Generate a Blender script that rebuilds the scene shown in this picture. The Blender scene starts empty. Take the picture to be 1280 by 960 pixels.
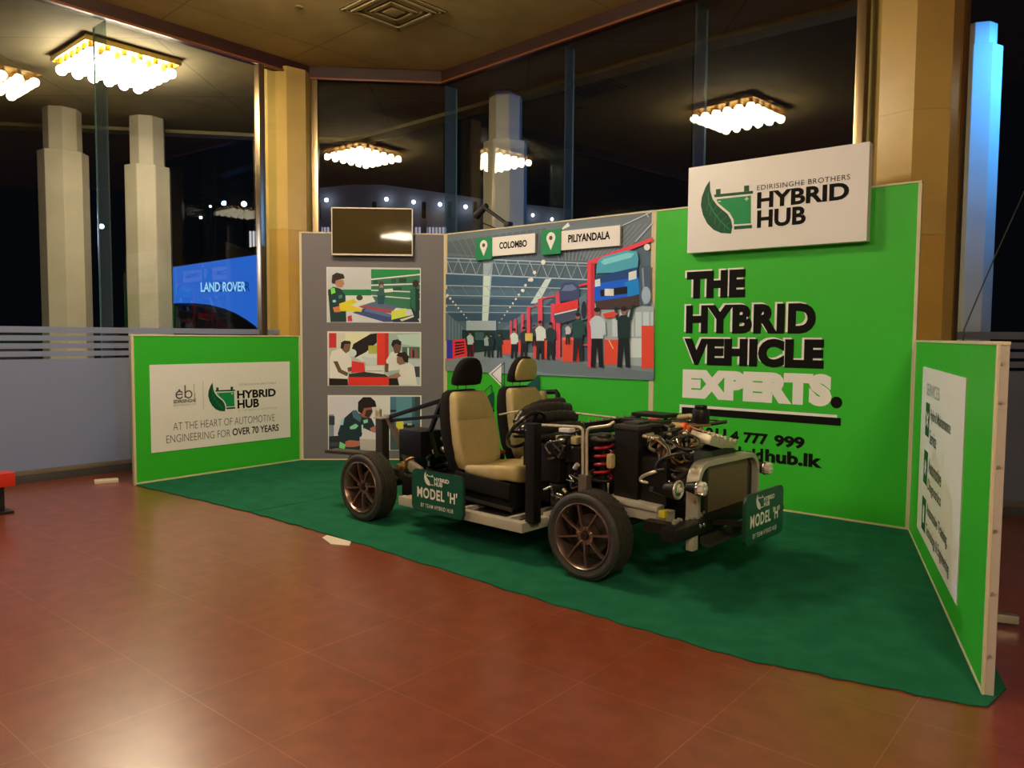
import bpy, bmesh, math, random
from mathutils import Vector, Matrix

C = bpy.context.scene.collection
random.seed(7)
R = math.radians

# ------------------------------------------------------------------ camera, world, exposure
PITCH, ROLL, EYE, FPX = R(3.5286), R(0.3995), 1.6886, 961.0
cam_d = bpy.data.cameras.new('camera')
cam_d.sensor_width = 36.0
cam_d.lens = 36.0 * FPX / 1280.0
cam_d.clip_start, cam_d.clip_end = 0.05, 300
cam = bpy.data.objects.new('camera', cam_d)
C.objects.link(cam)
cam.matrix_world = Matrix.Translation((0, 0, EYE)) @ Matrix.Rotation(R(90) - PITCH, 4, 'X') @ Matrix.Rotation(ROLL, 4, 'Z')
sc = bpy.context.scene
sc.camera = cam
vs = sc.view_settings
sc.display_settings.display_device = 'sRGB'
vs.view_transform = 'Standard'
vs.look = 'None'
vs.exposure = 0.0
vs.gamma = 1.0
vs.use_curve_mapping = False
sc.cycles.max_bounces = 10
sc.cycles.transparent_max_bounces = 24
sc.cycles.use_denoising = True
sc.cycles.sample_clamp_indirect = 10.0
sc.cycles.caustics_reflective = False
sc.cycles.caustics_refractive = False

world = bpy.data.worlds.new('night_sky')
sc.world = world
world.use_nodes = True
bg = world.node_tree.nodes['Background']
bg.inputs[0].default_value = (0.25, 0.32, 0.5, 1)
bg.inputs[1].default_value = 0.006

BULB_L = 138.0            # radiance of the chandelier globes
BULB_C = (1.0, 0.83, 0.59)

def spot(name, loc, target, power, color, size, radius=0.15, blend=0.5):
    d = bpy.data.lights.new(name, 'SPOT')
    d.energy, d.color, d.spot_size, d.shadow_soft_size, d.spot_blend = power, color, size, radius, blend
    o = bpy.data.objects.new(name, d)
    C.objects.link(o)
    o.location = loc
    o.rotation_euler = (Vector(target) - Vector(loc)).to_track_quat('-Z', 'Y').to_euler()
    return o

spot('blue_floodlight', (6.3, 8.25, 5.1), (5.40, 9.5, 4.3), 620, (0.035, 0.27, 1.0), R(112), 0.06, 0.9)
spot('added_outdoor_fill', (-16.0, 12.5, 4.2), (-6.5, 7.6, 0.8), 2000, (0.62, 0.68, 1.0), R(50), 0.3)  # unseen bluish lamp, added to brighten the frosted film from outside
spot('hall_floodlight', (-8.0, 30.0, 0.3), (-4.0, 48.0, 6.0), 330, (0.8, 0.82, 0.9), R(110), 0.3)

# ------------------------------------------------------------------ materials
def s2l(c):
    c /= 255.0
    return c / 12.92 if c <= 0.04045 else ((c + 0.055) / 1.055) ** 2.4

def rgb(r, g, b):
    return (s2l(r), s2l(g), s2l(b))

def ink(r, g, b):
    """print colour seen under the warm hall light, as reflectance"""
    k = (1.30, 1.48, 1.75)
    return tuple(min(0.85, s2l(v) * m) for v, m in zip((r, g, b), k))

MATS = {}
def mat(name, col, rough=0.5, metal=0.0, spec=0.5, emit=None, estr=1.0, coat=0.0):
    if name in MATS:
        return MATS[name]
    m = bpy.data.materials.new(name)
    m.use_nodes = True
    b = m.node_tree.nodes['Principled BSDF']
    b.inputs['Base Color'].default_value = (*col, 1)
    b.inputs['Roughness'].default_value = rough
    b.inputs['Metallic'].default_value = metal
    b.inputs['Specular IOR Level'].default_value = spec
    b.inputs['Coat Weight'].default_value = coat
    if emit:
        b.inputs['Emission Color'].default_value = (*emit, 1)
        b.inputs['Emission Strength'].default_value = estr
    MATS[name] = m
    return m

def noise_mat(name, c1, c2, scale=8, rough=0.5, metal=0.0, bump=0.0, detail=4, spec=0.5, bscale=None, stretch=None):
    m = mat(name, c1, rough, metal, spec)
    nt = m.node_tree
    b = nt.nodes['Principled BSDF']
    tc = nt.nodes.new('ShaderNodeTexCoord')
    mp = nt.nodes.new('ShaderNodeMapping')
    if stretch:
        mp.inputs['Scale'].default_value = stretch
    nt.links.new(tc.outputs['Object'], mp.inputs['Vector'])
    n = nt.nodes.new('ShaderNodeTexNoise')
    n.inputs['Scale'].default_value = scale
    n.inputs['Detail'].default_value = detail
    nt.links.new(mp.outputs[0], n.inputs['Vector'])
    r = nt.nodes.new('ShaderNodeValToRGB')
    r.color_ramp.elements[0].position = 0.32
    r.color_ramp.elements[1].position = 0.68
    r.color_ramp.elements[0].color = (*c1, 1)
    r.color_ramp.elements[1].color = (*c2, 1)
    nt.links.new(n.outputs['Fac'], r.inputs['Fac'])
    nt.links.new(r.outputs['Color'], b.inputs['Base Color'])
    if bump:
        bp = nt.nodes.new('ShaderNodeBump')
        bp.inputs['Strength'].default_value = bump
        bp.inputs['Distance'].default_value = 0.01
        n2 = n
        if bscale:
            n2 = nt.nodes.new('ShaderNodeTexNoise')
            n2.inputs['Scale'].default_value = bscale
            nt.links.new(mp.outputs[0], n2.inputs['Vector'])
        nt.links.new(n2.outputs['Fac'], bp.inputs['Height'])
        nt.links.new(bp.outputs['Normal'], b.inputs['Normal'])
    return m

def grid_lines(nt, sx, sy, ox, oy, w, vec):
    """1 on thin joint lines of a sx by sy grid"""
    sep = nt.nodes.new('ShaderNodeSeparateXYZ')
    nt.links.new(vec, sep.inputs[0])
    outs = []
    for ax, s, o in (('X', sx, ox), ('Y', sy, oy)):
        a = nt.nodes.new('ShaderNodeMath'); a.operation = 'SUBTRACT'; a.inputs[1].default_value = o
        nt.links.new(sep.outputs[ax], a.inputs[0])
        b = nt.nodes.new('ShaderNodeMath'); b.operation = 'DIVIDE'; b.inputs[1].default_value = s
        nt.links.new(a.outputs[0], b.inputs[0])
        c = nt.nodes.new('ShaderNodeMath'); c.operation = 'FRACT'
        nt.links.new(b.outputs[0], c.inputs[0])
        d = nt.nodes.new('ShaderNodeMath'); d.operation = 'SUBTRACT'; d.inputs[1].default_value = 0.5
        nt.links.new(c.outputs[0], d.inputs[0])
        e = nt.nodes.new('ShaderNodeMath'); e.operation = 'ABSOLUTE'
        nt.links.new(d.outputs[0], e.inputs[0])
        f = nt.nodes.new('ShaderNodeMath'); f.operation = 'GREATER_THAN'; f.inputs[1].default_value = 0.5 - w / s / 2
        nt.links.new(e.outputs[0], f.inputs[0])
        outs.append(f)
    mx = nt.nodes.new('ShaderNodeMath'); mx.operation = 'MAXIMUM'
    nt.links.new(outs[0].outputs[0], mx.inputs[0]); nt.links.new(outs[1].outputs[0], mx.inputs[1])
    return mx.outputs[0]

def tiled_mat(name, c1, c2, line, sx, sy, ox, oy, w, nscale, rough, lmix=0.6, bump=0.0, spec=0.5):
    m = noise_mat(name, c1, c2, nscale, rough, detail=2, spec=spec)
    nt = m.node_tree
    b = nt.nodes['Principled BSDF']
    tc = next(n for n in nt.nodes if n.type == 'TEX_COORD')
    ramp = next(n for n in nt.nodes if n.type == 'VALTORGB')
    g = grid_lines(nt, sx, sy, ox, oy, w, tc.outputs['Object'])
    k = nt.nodes.new('ShaderNodeMath'); k.operation = 'MULTIPLY'; k.inputs[1].default_value = lmix
    nt.links.new(g, k.inputs[0])
    # joints are worn unevenly
    nz = nt.nodes.new('ShaderNodeTexNoise'); nz.inputs['Scale'].default_value = 1.3
    nt.links.new(tc.outputs['Object'], nz.inputs['Vector'])
    k2 = nt.nodes.new('ShaderNodeMath'); k2.operation = 'MULTIPLY'
    nt.links.new(k.outputs[0], k2.inputs[0]); nt.links.new(nz.outputs['Fac'], k2.inputs[1])
    mx = nt.nodes.new('ShaderNodeMix'); mx.data_type = 'RGBA'
    nt.links.new(k2.outputs[0], mx.inputs['Factor'])
    nt.links.new(ramp.outputs['Color'], mx.inputs['A'])
    mx.inputs['B'].default_value = (*line, 1)
    nt.links.new(mx.outputs['Result'], b.inputs['Base Color'])
    return m

def glass_mat(name, tint, refl=0.05, body=None, bodyf=0.0):
    m = bpy.data.materials.new(name)
    m.use_nodes = True
    nt = m.node_tree
    nt.nodes.clear()
    o = nt.nodes.new('ShaderNodeOutputMaterial')
    t = nt.nodes.new('ShaderNodeBsdfTransparent'); t.inputs[0].default_value = (*tint, 1)
    g = nt.nodes.new('ShaderNodeBsdfGlossy'); g.inputs['Roughness'].default_value = 0.0
    mx = nt.nodes.new('ShaderNodeMixShader'); mx.inputs[0].default_value = refl
    nt.links.new(t.outputs[0], mx.inputs[1]); nt.links.new(g.outputs[0], mx.inputs[2])
    if body:
        d = nt.nodes.new('ShaderNodeBsdfDiffuse'); d.inputs[0].default_value = (*body, 1)
        m2 = nt.nodes.new('ShaderNodeMixShader'); m2.inputs[0].default_value = bodyf
        nt.links.new(mx.outputs[0], m2.inputs[1]); nt.links.new(d.outputs[0], m2.inputs[2])
        mx = m2
    nt.links.new(mx.outputs[0], o.inputs[0])
    return m

def frost_mat(name):
    m = bpy.data.materials.new(name)
    m.use_nodes = True
    nt = m.node_tree
    nt.nodes.clear()
    o = nt.nodes.new('ShaderNodeOutputMaterial')
    d = nt.nodes.new('ShaderNodeBsdfDiffuse'); d.inputs[0].default_value = (0.34, 0.36, 0.42, 1)
    tl = nt.nodes.new('ShaderNodeBsdfTranslucent'); tl.inputs[0].default_value = (0.62, 0.64, 0.70, 1)
    tr = nt.nodes.new('ShaderNodeBsdfTransparent'); tr.inputs[0].default_value = (0.8, 0.82, 0.85, 1)
    a = nt.nodes.new('ShaderNodeMixShader'); a.inputs[0].default_value = 0.6
    b = nt.nodes.new('ShaderNodeMixShader'); b.inputs[0].default_value = 0.10
    nt.links.new(d.outputs[0], a.inputs[1]); nt.links.new(tl.outputs[0], a.inputs[2])
    nt.links.new(a.outputs[0], b.inputs[1]); nt.links.new(tr.outputs[0], b.inputs[2])
    nt.links.new(b.outputs[0], o.inputs[0])
    return m

def emit_mat(name, col, strength):
    m = bpy.data.materials.new(name)
    m.use_nodes = True
    nt = m.node_tree
    nt.nodes.clear()
    o = nt.nodes.new('ShaderNodeOutputMaterial')
    e = nt.nodes.new('ShaderNodeEmission')
    e.inputs[0].default_value = (*col, 1); e.inputs[1].default_value = strength
    nt.links.new(e.outputs[0], o.inputs[0])
    return m

M_floor = tiled_mat('red_marble_tile', (0.195, 0.041, 0.015), (0.24, 0.052, 0.019), (0.50, 0.22, 0.11), 0.655, 0.655, -1.43, 3.04, 0.005, 7, 0.27, 0.5, spec=0.8)
M_floor.node_tree.nodes['Principled BSDF'].inputs['Coat Weight'].default_value = 0.30
M_floor.node_tree.nodes['Principled BSDF'].inputs['Coat Roughness'].default_value = 0.28
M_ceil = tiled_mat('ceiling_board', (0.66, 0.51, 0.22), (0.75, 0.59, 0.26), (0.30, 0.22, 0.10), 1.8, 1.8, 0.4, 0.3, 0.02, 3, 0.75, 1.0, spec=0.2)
M_trim = noise_mat('dark_stained_wood', (0.040, 0.012, 0.005), (0.060, 0.018, 0.007), 3, 0.5, stretch=(1, 1, 8))
M_marble = noise_mat('honey_marble', (0.59, 0.395, 0.10), (0.68, 0.47, 0.13), 2.2, 0.3, detail=6)
M_slab = noise_mat('honey_marble_dark', (0.56, 0.335, 0.065), (0.64, 0.40, 0.085), 2.2, 0.3, detail=6)
M_pale = noise_mat('pale_column_stone', (0.52, 0.46, 0.33), (0.60, 0.54, 0.40), 2, 0.55)
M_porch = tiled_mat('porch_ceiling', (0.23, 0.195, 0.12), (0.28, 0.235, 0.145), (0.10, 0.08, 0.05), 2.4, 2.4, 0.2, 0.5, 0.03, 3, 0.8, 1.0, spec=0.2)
M_ground = noise_mat('night_paving', (0.04, 0.04, 0.042), (0.06, 0.06, 0.06), 2, 0.7)
M_bronze = mat('bronze_mullion', (0.42, 0.31, 0.17), 0.28, 0.9)
M_glass = glass_mat('window_glass', (0.95, 0.975, 0.97), 0.040)
M_fin = glass_mat('fin_glass', (0.70, 0.80, 0.80), 0.02, (0.22, 0.28, 0.27), 0.22)  # teal diffuse share stands in for reflections off the fins
M_edge = mat('glass_cut_edge', (0.24, 0.36, 0.32), 0.15, 0, 0.8)
M_frost = frost_mat('frosted_film')
M_rail = mat('rail_metal', (0.40, 0.36, 0.28), 0.4, 0.8)
M_green = mat('panel_green', (0.042, 0.50, 0.028), 0.42, 0, 0.4)
M_strip = mat('panel_edge_strip', (0.66, 0.58, 0.36), 0.45)
M_grey = mat('panel_grey', (0.175, 0.165, 0.185), 0.55, 0, 0.3)
M_white = mat('print_white', (0.85, 0.82, 0.79), 0.5, 0, 0.3)
M_black = mat('print_black', (0.006, 0.005, 0.004), 0.6, 0, 0.1)
M_soft = mat('print_charcoal', (0.085, 0.08, 0.08), 0.5, 0, 0.3)
M_fade = mat('print_fade_grey', (0.42, 0.40, 0.38), 0.5, 0, 0.3)
M_leaf = mat('logo_dark_green', (0.006, 0.085, 0.035), 0.5, 0, 0.3)
M_bat = mat('logo_green', (0.010, 0.29, 0.09), 0.5, 0, 0.3)
M_board = mat('board_back', (0.45, 0.40, 0.33), 0.7)
M_carpet = noise_mat('green_carpet', (0.010, 0.120, 0.058), (0.016, 0.152, 0.075), 5, 0.95, bump=0.5, bscale=260, spec=0.1)

# ------------------------------------------------------------------ mesh builder
class MB:
    def __init__(self):
        self.v, self.f, self.mi = [], [], []
    def add(self, verts, faces, mi=0):
        o = len(self.v)
        self.v += [tuple(p) for p in verts]
        self.f += [tuple(i + o for i in f) for f in faces]
        self.mi += [mi] * len(faces)
        return self
    def box(self, c, s, mi=0, rot=None, bev=0.0):
        bm = bmesh.new()
        bmesh.ops.create_cube(bm, size=1)
        bmesh.ops.scale(bm, vec=s, verts=bm.verts)
        if bev:
            bmesh.ops.bevel(bm, geom=bm.edges[:], offset=bev, segments=2, affect='EDGES', profile=0.7)
        if rot is not None:
            bmesh.ops.rotate(bm, matrix=rot, verts=bm.verts)
        bmesh.ops.translate(bm, vec=c, verts=bm.verts)
        self._bm(bm, mi)
        return self
    def bar(self, p0, p1, w, h, mi=0, bev=0.0, up=(0, 0, 1)):
        p0, p1 = Vector(p0), Vector(p1)
        d = p1 - p0
        x = d.normalized()
        u = Vector(up)
        if abs(x.dot(u)) > 0.98:
            u = Vector((1, 0, 0))
        y = u.cross(x).normalized()
        z = x.cross(y)
        m = Matrix((x, y, z)).transposed()
        return self.box((p0 + p1) / 2, (d.length, w, h), mi, m, bev)
    def _bm(self, bm, mi):
        bm.verts.index_update()
        self.add([v.co[:] for v in bm.verts], [[v.index for v in f.verts] for f in bm.faces], mi)
        bm.free()
    def sphere(self, c, r, mi=0, seg=16, rings=10, scale=(1, 1, 1)):
        bm = bmesh.new()
        bmesh.ops.create_uvsphere(bm, u_segments=seg, v_segments=rings, radius=r)
        bmesh.ops.scale(bm, vec=scale, verts=bm.verts)
        bmesh.ops.translate(bm, vec=c, verts=bm.verts)
        self._bm(bm, mi)
        return self
    def tube(self, pts, r, mi=0, seg=10, closed=False, cap=True, ribs=0):
        P = [Vector(p) for p in pts]
        n = len(P)
        rr = r if isinstance(r, (list, tuple)) else [r] * n
        rings = []
        prev = None
        for i in range(n):
            a = P[(i - 1) % n] if (closed or i > 0) else P[i]
            b = P[(i + 1) % n] if (closed or i < n - 1) else P[i]
            t = (b - a).normalized()
            if prev is None:
                ref = Vector((0, 0, 1)) if abs(t.z) < 0.9 else Vector((1, 0, 0))
                u = t.cross(ref).normalized()
            else:
                u = (prev - t * prev.dot(t)).normalized()
            prev = u
            w = t.cross(u)
            rings.append([P[i] + (u * math.cos(2 * math.pi * k / seg) + w * math.sin(2 * math.pi * k / seg)) * rr[i] for k in range(seg)])
        vs_ = [p for ring in rings for p in ring]
        fs = []
        m = n if closed else n - 1
        for i in range(m):
            j = (i + 1) % n
            for k in range(seg):
                l = (k + 1) % seg
                fs.append((i * seg + k, i * seg + l, j * seg + l, j * seg + k))
        if not closed and cap:
            fs.append(tuple(range(seg - 1, -1, -1)))
            fs.append(tuple((n - 1) * seg + k for k in range(seg)))
        return self.add(vs_, fs, mi)
    def cyl(self, p0, p1, r, mi=0, seg=20, r2=None, bev=0.0):
        p0, p1 = Vector(p0), Vector(p1)
        r2 = r if r2 is None else r2
        if bev:
            d = (p1 - p0).normalized()
            return self.tube([p0, p0 + d * bev * .3, p0 + d * bev, p1 - d * bev, p1 - d * bev * .3, p1], [r - bev, r - bev * .3, r, r2, r2 - bev * .3, r2 - bev], mi, seg)
        return self.tube([p0, p1], [r, r2], mi, seg)
    def prism(self, poly, z0, z1, mi=0, fn=None):
        """polygon (2d) between two levels; fn maps (x, y, z) to a point"""
        fn = fn or (lambda x, y, z: (x, y, z))
        n = len(poly)
        vs_ = [fn(x, y, z0) for x, y in poly] + [fn(x, y, z1) for x, y in poly]
        fs = [tuple(range(n - 1, -1, -1)), tuple(range(n, 2 * n))]
        fs += [(i, (i + 1) % n, n + (i + 1) % n, n + i) for i in range(n)]
        return self.add(vs_, fs, mi)
    def loft(self, rings, mi=0, cap=True):
        n = len(rings[0])
        vs_ = [p for r in rings for p in r]
        fs = []
        for i in range(len(rings) - 1):
            for k in range(n):
                l = (k + 1) % n
                fs.append((i * n + k, i * n + l, (i + 1) * n + l, (i + 1) * n + k))
        if cap:
            fs.append(tuple(range(n - 1, -1, -1)))
            fs.append(tuple((len(rings) - 1) * n + k for k in range(n)))
        return self.add(vs_, fs, mi)
    def build(self, name, mats, parent=None, smooth=38, bevel=0.0, label=None):
        me = bpy.data.meshes.new(name)
        me.from_pydata(self.v, [], self.f)
        for m in (mats if isinstance(mats, (list, tuple)) else [mats]):
            me.materials.append(m)
        me.polygons.foreach_set('material_index', self.mi)
        bm = bmesh.new(); bm.from_mesh(me)
        bmesh.ops.recalc_face_normals(bm, faces=bm.faces)
        bm.to_mesh(me); bm.free()
        if smooth:
            me.polygons.foreach_set('use_smooth', [True] * len(me.polygons))
            me.set_sharp_from_angle(angle=R(smooth))
        me.update()
        o = bpy.data.objects.new(name, me)
        C.objects.link(o)
        if parent:
            o.parent = parent
        if bevel:
            b = o.modifiers.new('bevel', 'BEVEL'); b.width = bevel; b.segments = 2; b.limit_method = 'ANGLE'
        if label:
            o['label'] = label
        return o

def thing(name, label, cat, loc=(0, 0, 0), rz=0.0, group=None):
    o = bpy.data.objects.new(name, None)
    o.empty_display_size = 0.2
    C.objects.link(o)
    o.location = loc
    o.rotation_euler = (0, 0, rz)
    o['label'] = label; o['category'] = cat
    if group:
        o['group'] = group
    return o

def tag(o, label, cat, group=None):
    o['label'] = label; o['category'] = cat
    if group:
        o['group'] = group
    return o

def structure(o):
    o['kind'] = 'structure'
    return o

def copy_tree(o, parent=None):
    c = o.copy(); C.objects.link(c); c.parent = parent
    for ch in o.children:
        copy_tree(ch, c)
    return c

def arc(cx, cy, r, a0, a1, n, ry=None):
    ry = r if ry is None else ry
    return [(cx + r * math.cos(R(a0 + (a1 - a0) * i / n)), cy + ry * math.sin(R(a0 + (a1 - a0) * i / n))) for i in range(n + 1)]

def rrect(x0, y0, x1, y1, r, n=5):
    return (arc(x1 - r, y1 - r, r, 0, 90, n) + arc(x0 + r, y1 - r, r, 90, 180, n) + arc(x0 + r, y0 + r, r, 180, 270, n) + arc(x1 - r, y0 + r, r, 270, 360, n))

# ------------------------------------------------------------------ pixel of the photo -> point in the place (for laying out the prints)
def ray(u, v):
    a, b = u - 640, v - 480
    cr, sr = math.cos(ROLL), math.sin(ROLL)
    uu, vv = a * cr + b * sr, -a * sr + b * cr
    c, s = math.cos(PITCH), math.sin(PITCH)
    return Vector((uu, FPX * c - vv * s, -FPX * s - vv * c))

EYEP = Vector((0, 0, EYE))
def at_z(u, v, z=0.0):
    d = ray(u, v)
    return EYEP + d * ((z - EYE) / d.z)
def at_y(u, v, y):
    d = ray(u, v)
    return EYEP + d * (y / d.y)

# ------------------------------------------------------------------ wall panels: corners on the floor
V = {'A': (-4.208, 8.491), 'B': (-2.827, 10.267), 'C': (-.895, 10.363), 'D': (1.517, 8.352), 'E': (3.511, 6.692), 'F': (2.243, 3.546)}
HT, HL = 3.05, 1.68
class Wall:
    """local frame of a panel: u along the floor, y away from the viewer, v up"""
    def __init__(self, a, b):
        self.a, self.b = Vector((*V[a], 0)), Vector((*V[b], 0))
        self.e = (self.b - self.a).normalized()
        self.len = (self.b - self.a).length
        self.rz = math.atan2(self.e.y, self.e.x)
        self.n = Vector((self.e.y, -self.e.x, 0))
    def uv(self, px, py, off=0.0):
        d = ray(px, py)
        P = self.a + self.n * off
        q = EYEP + d * ((P - EYEP).dot(self.n) / d.dot(self.n))
        return ((q - P).dot(self.e), q.z)
W_AB, W_BC, W_CD, W_DE, W_EF = Wall('A', 'B'), Wall('B', 'C'), Wall('C', 'D'), Wall('D', 'E'), Wall('E', 'F')

# ------------------------------------------------------------------ lettering
TXT = {}
def text_mesh(s, bold=0.0, spacing=1.0):
    k = (s, bold, spacing)
    if k in TXT:
        return TXT[k]
    cu = bpy.data.curves.new('lettering', 'FONT')
    cu.body = s
    cu.offset = bold
    cu.space_character = spacing
    cu.fill_mode = 'FRONT' if hasattr(cu, 'fill_mode') else cu.fill_mode
    cu.resolution_u = 4
    ob = bpy.data.objects.new('lettering', cu)
    C.objects.link(ob)
    dg = bpy.context.evaluated_depsgraph_get()
    me = bpy.data.meshes.new_from_object(ob.evaluated_get(dg))
    vs_ = [v.co.copy() for v in me.vertices]
    fs = [tuple(p.vertices) for p in me.polygons]
    bpy.data.objects.remove(ob); bpy.data.meshes.remove(me); bpy.data.curves.remove(cu)
    x0 = min(v.x for v in vs_); x1 = max(v.x for v in vs_); y0 = min(v.y for v in vs_); y1 = max(v.y for v in vs_)
    par = list(range(len(vs_)))
    def find(i):
        while par[i] != i:
            par[i] = par[par[i]]; i = par[i]
        return i
    for f in fs:
        for j in f[1:]:
            par[find(j)] = find(f[0])
    roots = sorted({find(i) for i in range(len(vs_))}, key=lambda r_: min(vs_[i].x for i in range(len(vs_)) if find(i) == r_))
    lvl = {r_: (n % 2) * 0.0005 for n, r_ in enumerate(roots)}
    TXT[k] = ([((v.x - x0) / (x1 - x0), (v.y - y0) / (y1 - y0), lvl[find(i)]) for i, v in enumerate(vs_)], fs)
    return TXT[k]

def put_text(mb, s, u0, v0, u1, v1, off, mi=0, bold=0.0, spacing=1.0, fn=None, shear=0.0):
    """lettering filling the rectangle; off is how far it stands before the board"""
    fn = fn or (lambda u, v, o: (u, -o, v))
    vs_, fs = text_mesh(s, bold, spacing)
    mb.add([fn(u0 + (u1 - u0) * x + shear * y * (v1 - v0), v0 + (v1 - v0) * y, off + l_) for x, y, l_ in vs_], fs, mi)

def put_poly(mb, poly, off, mi=0, fn=None):
    fn = fn or (lambda u, v, o: (u, -o, v))
    mb.add([fn(u, v, off) for u, v in poly], [tuple(range(len(poly)))], mi)

def stroke(mb, a, b, w, off, mi=0, fn=None):
    dx, dy = b[0] - a[0], b[1] - a[1]
    l = math.hypot(dx, dy) or 1
    nx, ny = -dy / l * w / 2, dx / l * w / 2
    put_poly(mb, [(a[0] + nx, a[1] + ny), (b[0] + nx, b[1] + ny), (b[0] - nx, b[1] - ny), (a[0] - nx, a[1] - ny)], off, mi, fn)

LEAF = [(0.09, 0.541), (0.045, 0.479), (0.008, 0.388), (-0.002, 0.304), (0.024, 0.205), (0.072, 0.116), (0.143, 0.046), (0.223, 0.008), (0.329, -0.006), (0.34, 0.061), (0.325, 0.129), (0.286, 0.191), (0.229, 0.238), (0.171, 0.29), (0.124, 0.354), (0.099, 0.431)]
BARS = [[(0.139, 0.395), (0.542, 0.387), (0.543, 0.36), (0.147, 0.367)], [(0.358, 0.064), (0.54, 0.061), (0.541, 0.03), (0.359, 0.031)], [(0.158, 0.445), (0.208, 0.444), (0.209, 0.391), (0.16, 0.392)], [(0.45, 0.444), (0.502, 0.444), (0.503, 0.389), (0.452, 0.389)]]
BODY = [(0.182, 0.31), (0.165, 0.346), (0.522, 0.344), (0.529, 0.076), (0.357, 0.081), (0.352, 0.127), (0.308, 0.2), (0.246, 0.253)]

def put_logo(mb, u, v, s, off, idx, fn=None, small=True, mono=False):
    """leaf and battery emblem with its name; idx = material slots (dark, green, white, black)"""
    dk, gr, wh, bk = idx
    q = lambda pts: [(u + x * s, v + y * s) for x, y in pts]
    put_poly(mb, q(BODY), off, gr, fn)
    for b in BARS:
        put_poly(mb, q(b), off, dk, fn)
    put_poly(mb, q(LEAF), off, dk, fn)
    if not mono:
        o2 = off + 0.0006
        for a, b in (((0.46, 0.316), (0.50, 0.316)), ((0.48, 0.335), (0.48, 0.297)), ((0.185, 0.322), (0.212, 0.322))):
            stroke(mb, q([a])[0], q([b])[0], 0.009 * s, o2, wh, fn)
        mid = [(0.075, 0.42), (0.085, 0.32), (0.14, 0.22), (0.22, 0.12), (0.315, 0.03)]
        for a, b in zip(mid, mid[1:]):
            stroke(mb, q([a])[0], q([b])[0], 0.009 * s, o2, gr, fn)
        for (a, b) in (((.085, .32), (.06, .24)), ((.11, .27), (.10, .19)), ((.16, .19), (.15, .10)), ((.21, .13), (.20, .05)), ((.26, .085), (.255, .02)),
                       ((.10, .29), (.125, .345)), ((.13, .24), (.17, .275)), ((.17, .18), (.225, .22)), ((.22, .12), (.28, .165)), ((.27, .08), (.32, .11))):
            stroke(mb, q([a])[0], q([b])[0], 0.0045 * s, o2, gr, fn)
    X = lambda a: u + a * s
    Y = lambda a: v + a * s
    if small:
        put_text(mb, 'EDIRISINGHE BROTHERS', X(0.582), Y(0.385), X(1.437), Y(0.432), off, bk, 0.0, 1.12, fn)
    put_text(mb, 'HYBRID', X(0.585), Y(0.212), X(1.432), Y(0.365), off, bk, 0.036, 1.0, fn)
    put_text(mb, 'HUB', X(0.59), Y(0.024), X(1.055), Y(0.192), off, bk, 0.036, 1.0, fn)

# ================================================================== THE SETTING
# glass line of the hall, as seen from above
G_far = Vector((-11.5, 1.71, 0))
G1, G2 = Vector((-3.013, 11.489, 0)), Vector((-1.04, 11.662, 0))
G3 = Vector((3.62, 7.28, 0))
G4 = Vector((7.6, 7.45, 0))
ZT = 5.4

e_al, n_al = Vector((.768, -.640, 0)), Vector((.640, .768, 0))
rz_al = math.atan2(-.640, .768)

mb = MB()
fl = [(-11.5, 1.71), (-3.013, 11.489), (-1.04, 11.662), (3.62, 7.28), (7.6, 7.45), (9, -14), (-14, -14)]
rot = Matrix.Rotation(-rz_al, 3, 'Z')
mb.prism([tuple((rot @ Vector((x, y, 0)))[:2]) for x, y in fl], -0.12, 0.0)
o = structure(mb.build('floor', M_floor)); o.rotation_euler = (0, 0, rz_al)

o = structure(MB().prism([(-60, -20), (60, -20), (60, 70), (-60, 70)], -0.3, -0.14).build('ground_outside', M_ground))

mb = MB()
rot = Matrix.Rotation(-R(46), 3, 'Z')
cp = [(-11.4, 1.65), (-3.01, 11.40), (-1.02, 11.55), (3.6, 7.18), (7.6, 7.3), (9, -14), (-14, -14)]
mb.prism([tuple((rot @ Vector((x, y, 0)))[:2]) for x, y in cp], 5.58, 5.7)
o = structure(mb.build('ceiling', M_ceil)); o.rotation_euler = (0, 0, R(46))

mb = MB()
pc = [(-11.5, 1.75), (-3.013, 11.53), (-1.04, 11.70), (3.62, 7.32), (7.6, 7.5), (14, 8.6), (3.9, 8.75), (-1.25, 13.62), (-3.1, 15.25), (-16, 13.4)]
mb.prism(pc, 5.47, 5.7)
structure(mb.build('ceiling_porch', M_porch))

# outer beam of the porch
mb = MB()
pe = [(-16, 13.3), (-7.88, 14.379), (-3.05, 15.183), (-1.2, 13.5), (2.27, 10.28), (5.2, 7.9)]
for a, b in zip(pe, pe[1:]):
    mb.bar((*a, 5.58), (*b, 5.58), 0.3, 0.34)
structure(mb.build('trim_porch_beam', noise_mat('porch_beam_paint', (0.30, 0.25, 0.10), (0.36, 0.30, 0.13), 3, 0.6)))

# dark timber band where the ceiling meets the glass, with its lower bead
for i, (a, b) in enumerate(((G_far, G1), (G1, G2), (G2, Vector((3.66, 7.06, 0))), (G3, G4))):
    d = (b - a).normalized(); inn = Vector((d.y, -d.x, 0))
    a2, b2 = a - d * 0.02, b + d * 0.02
    m1 = MB()
    z = Vector((0, 0, 1))
    m1.bar(a2 + inn * .03 + z * 5.51, b2 + inn * .03 + z * 5.51, 0.12, 0.22)
    m1.bar(a2 + inn * .08 + z * 5.41, b2 + inn * .08 + z * 5.41, 0.05, 0.028, 1, 0.008)
    structure(m1.build('trim_%d' % (i + 1), [M_trim, mat('bead_wood', (0.30, 0.10, 0.035), 0.35)]))

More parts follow.
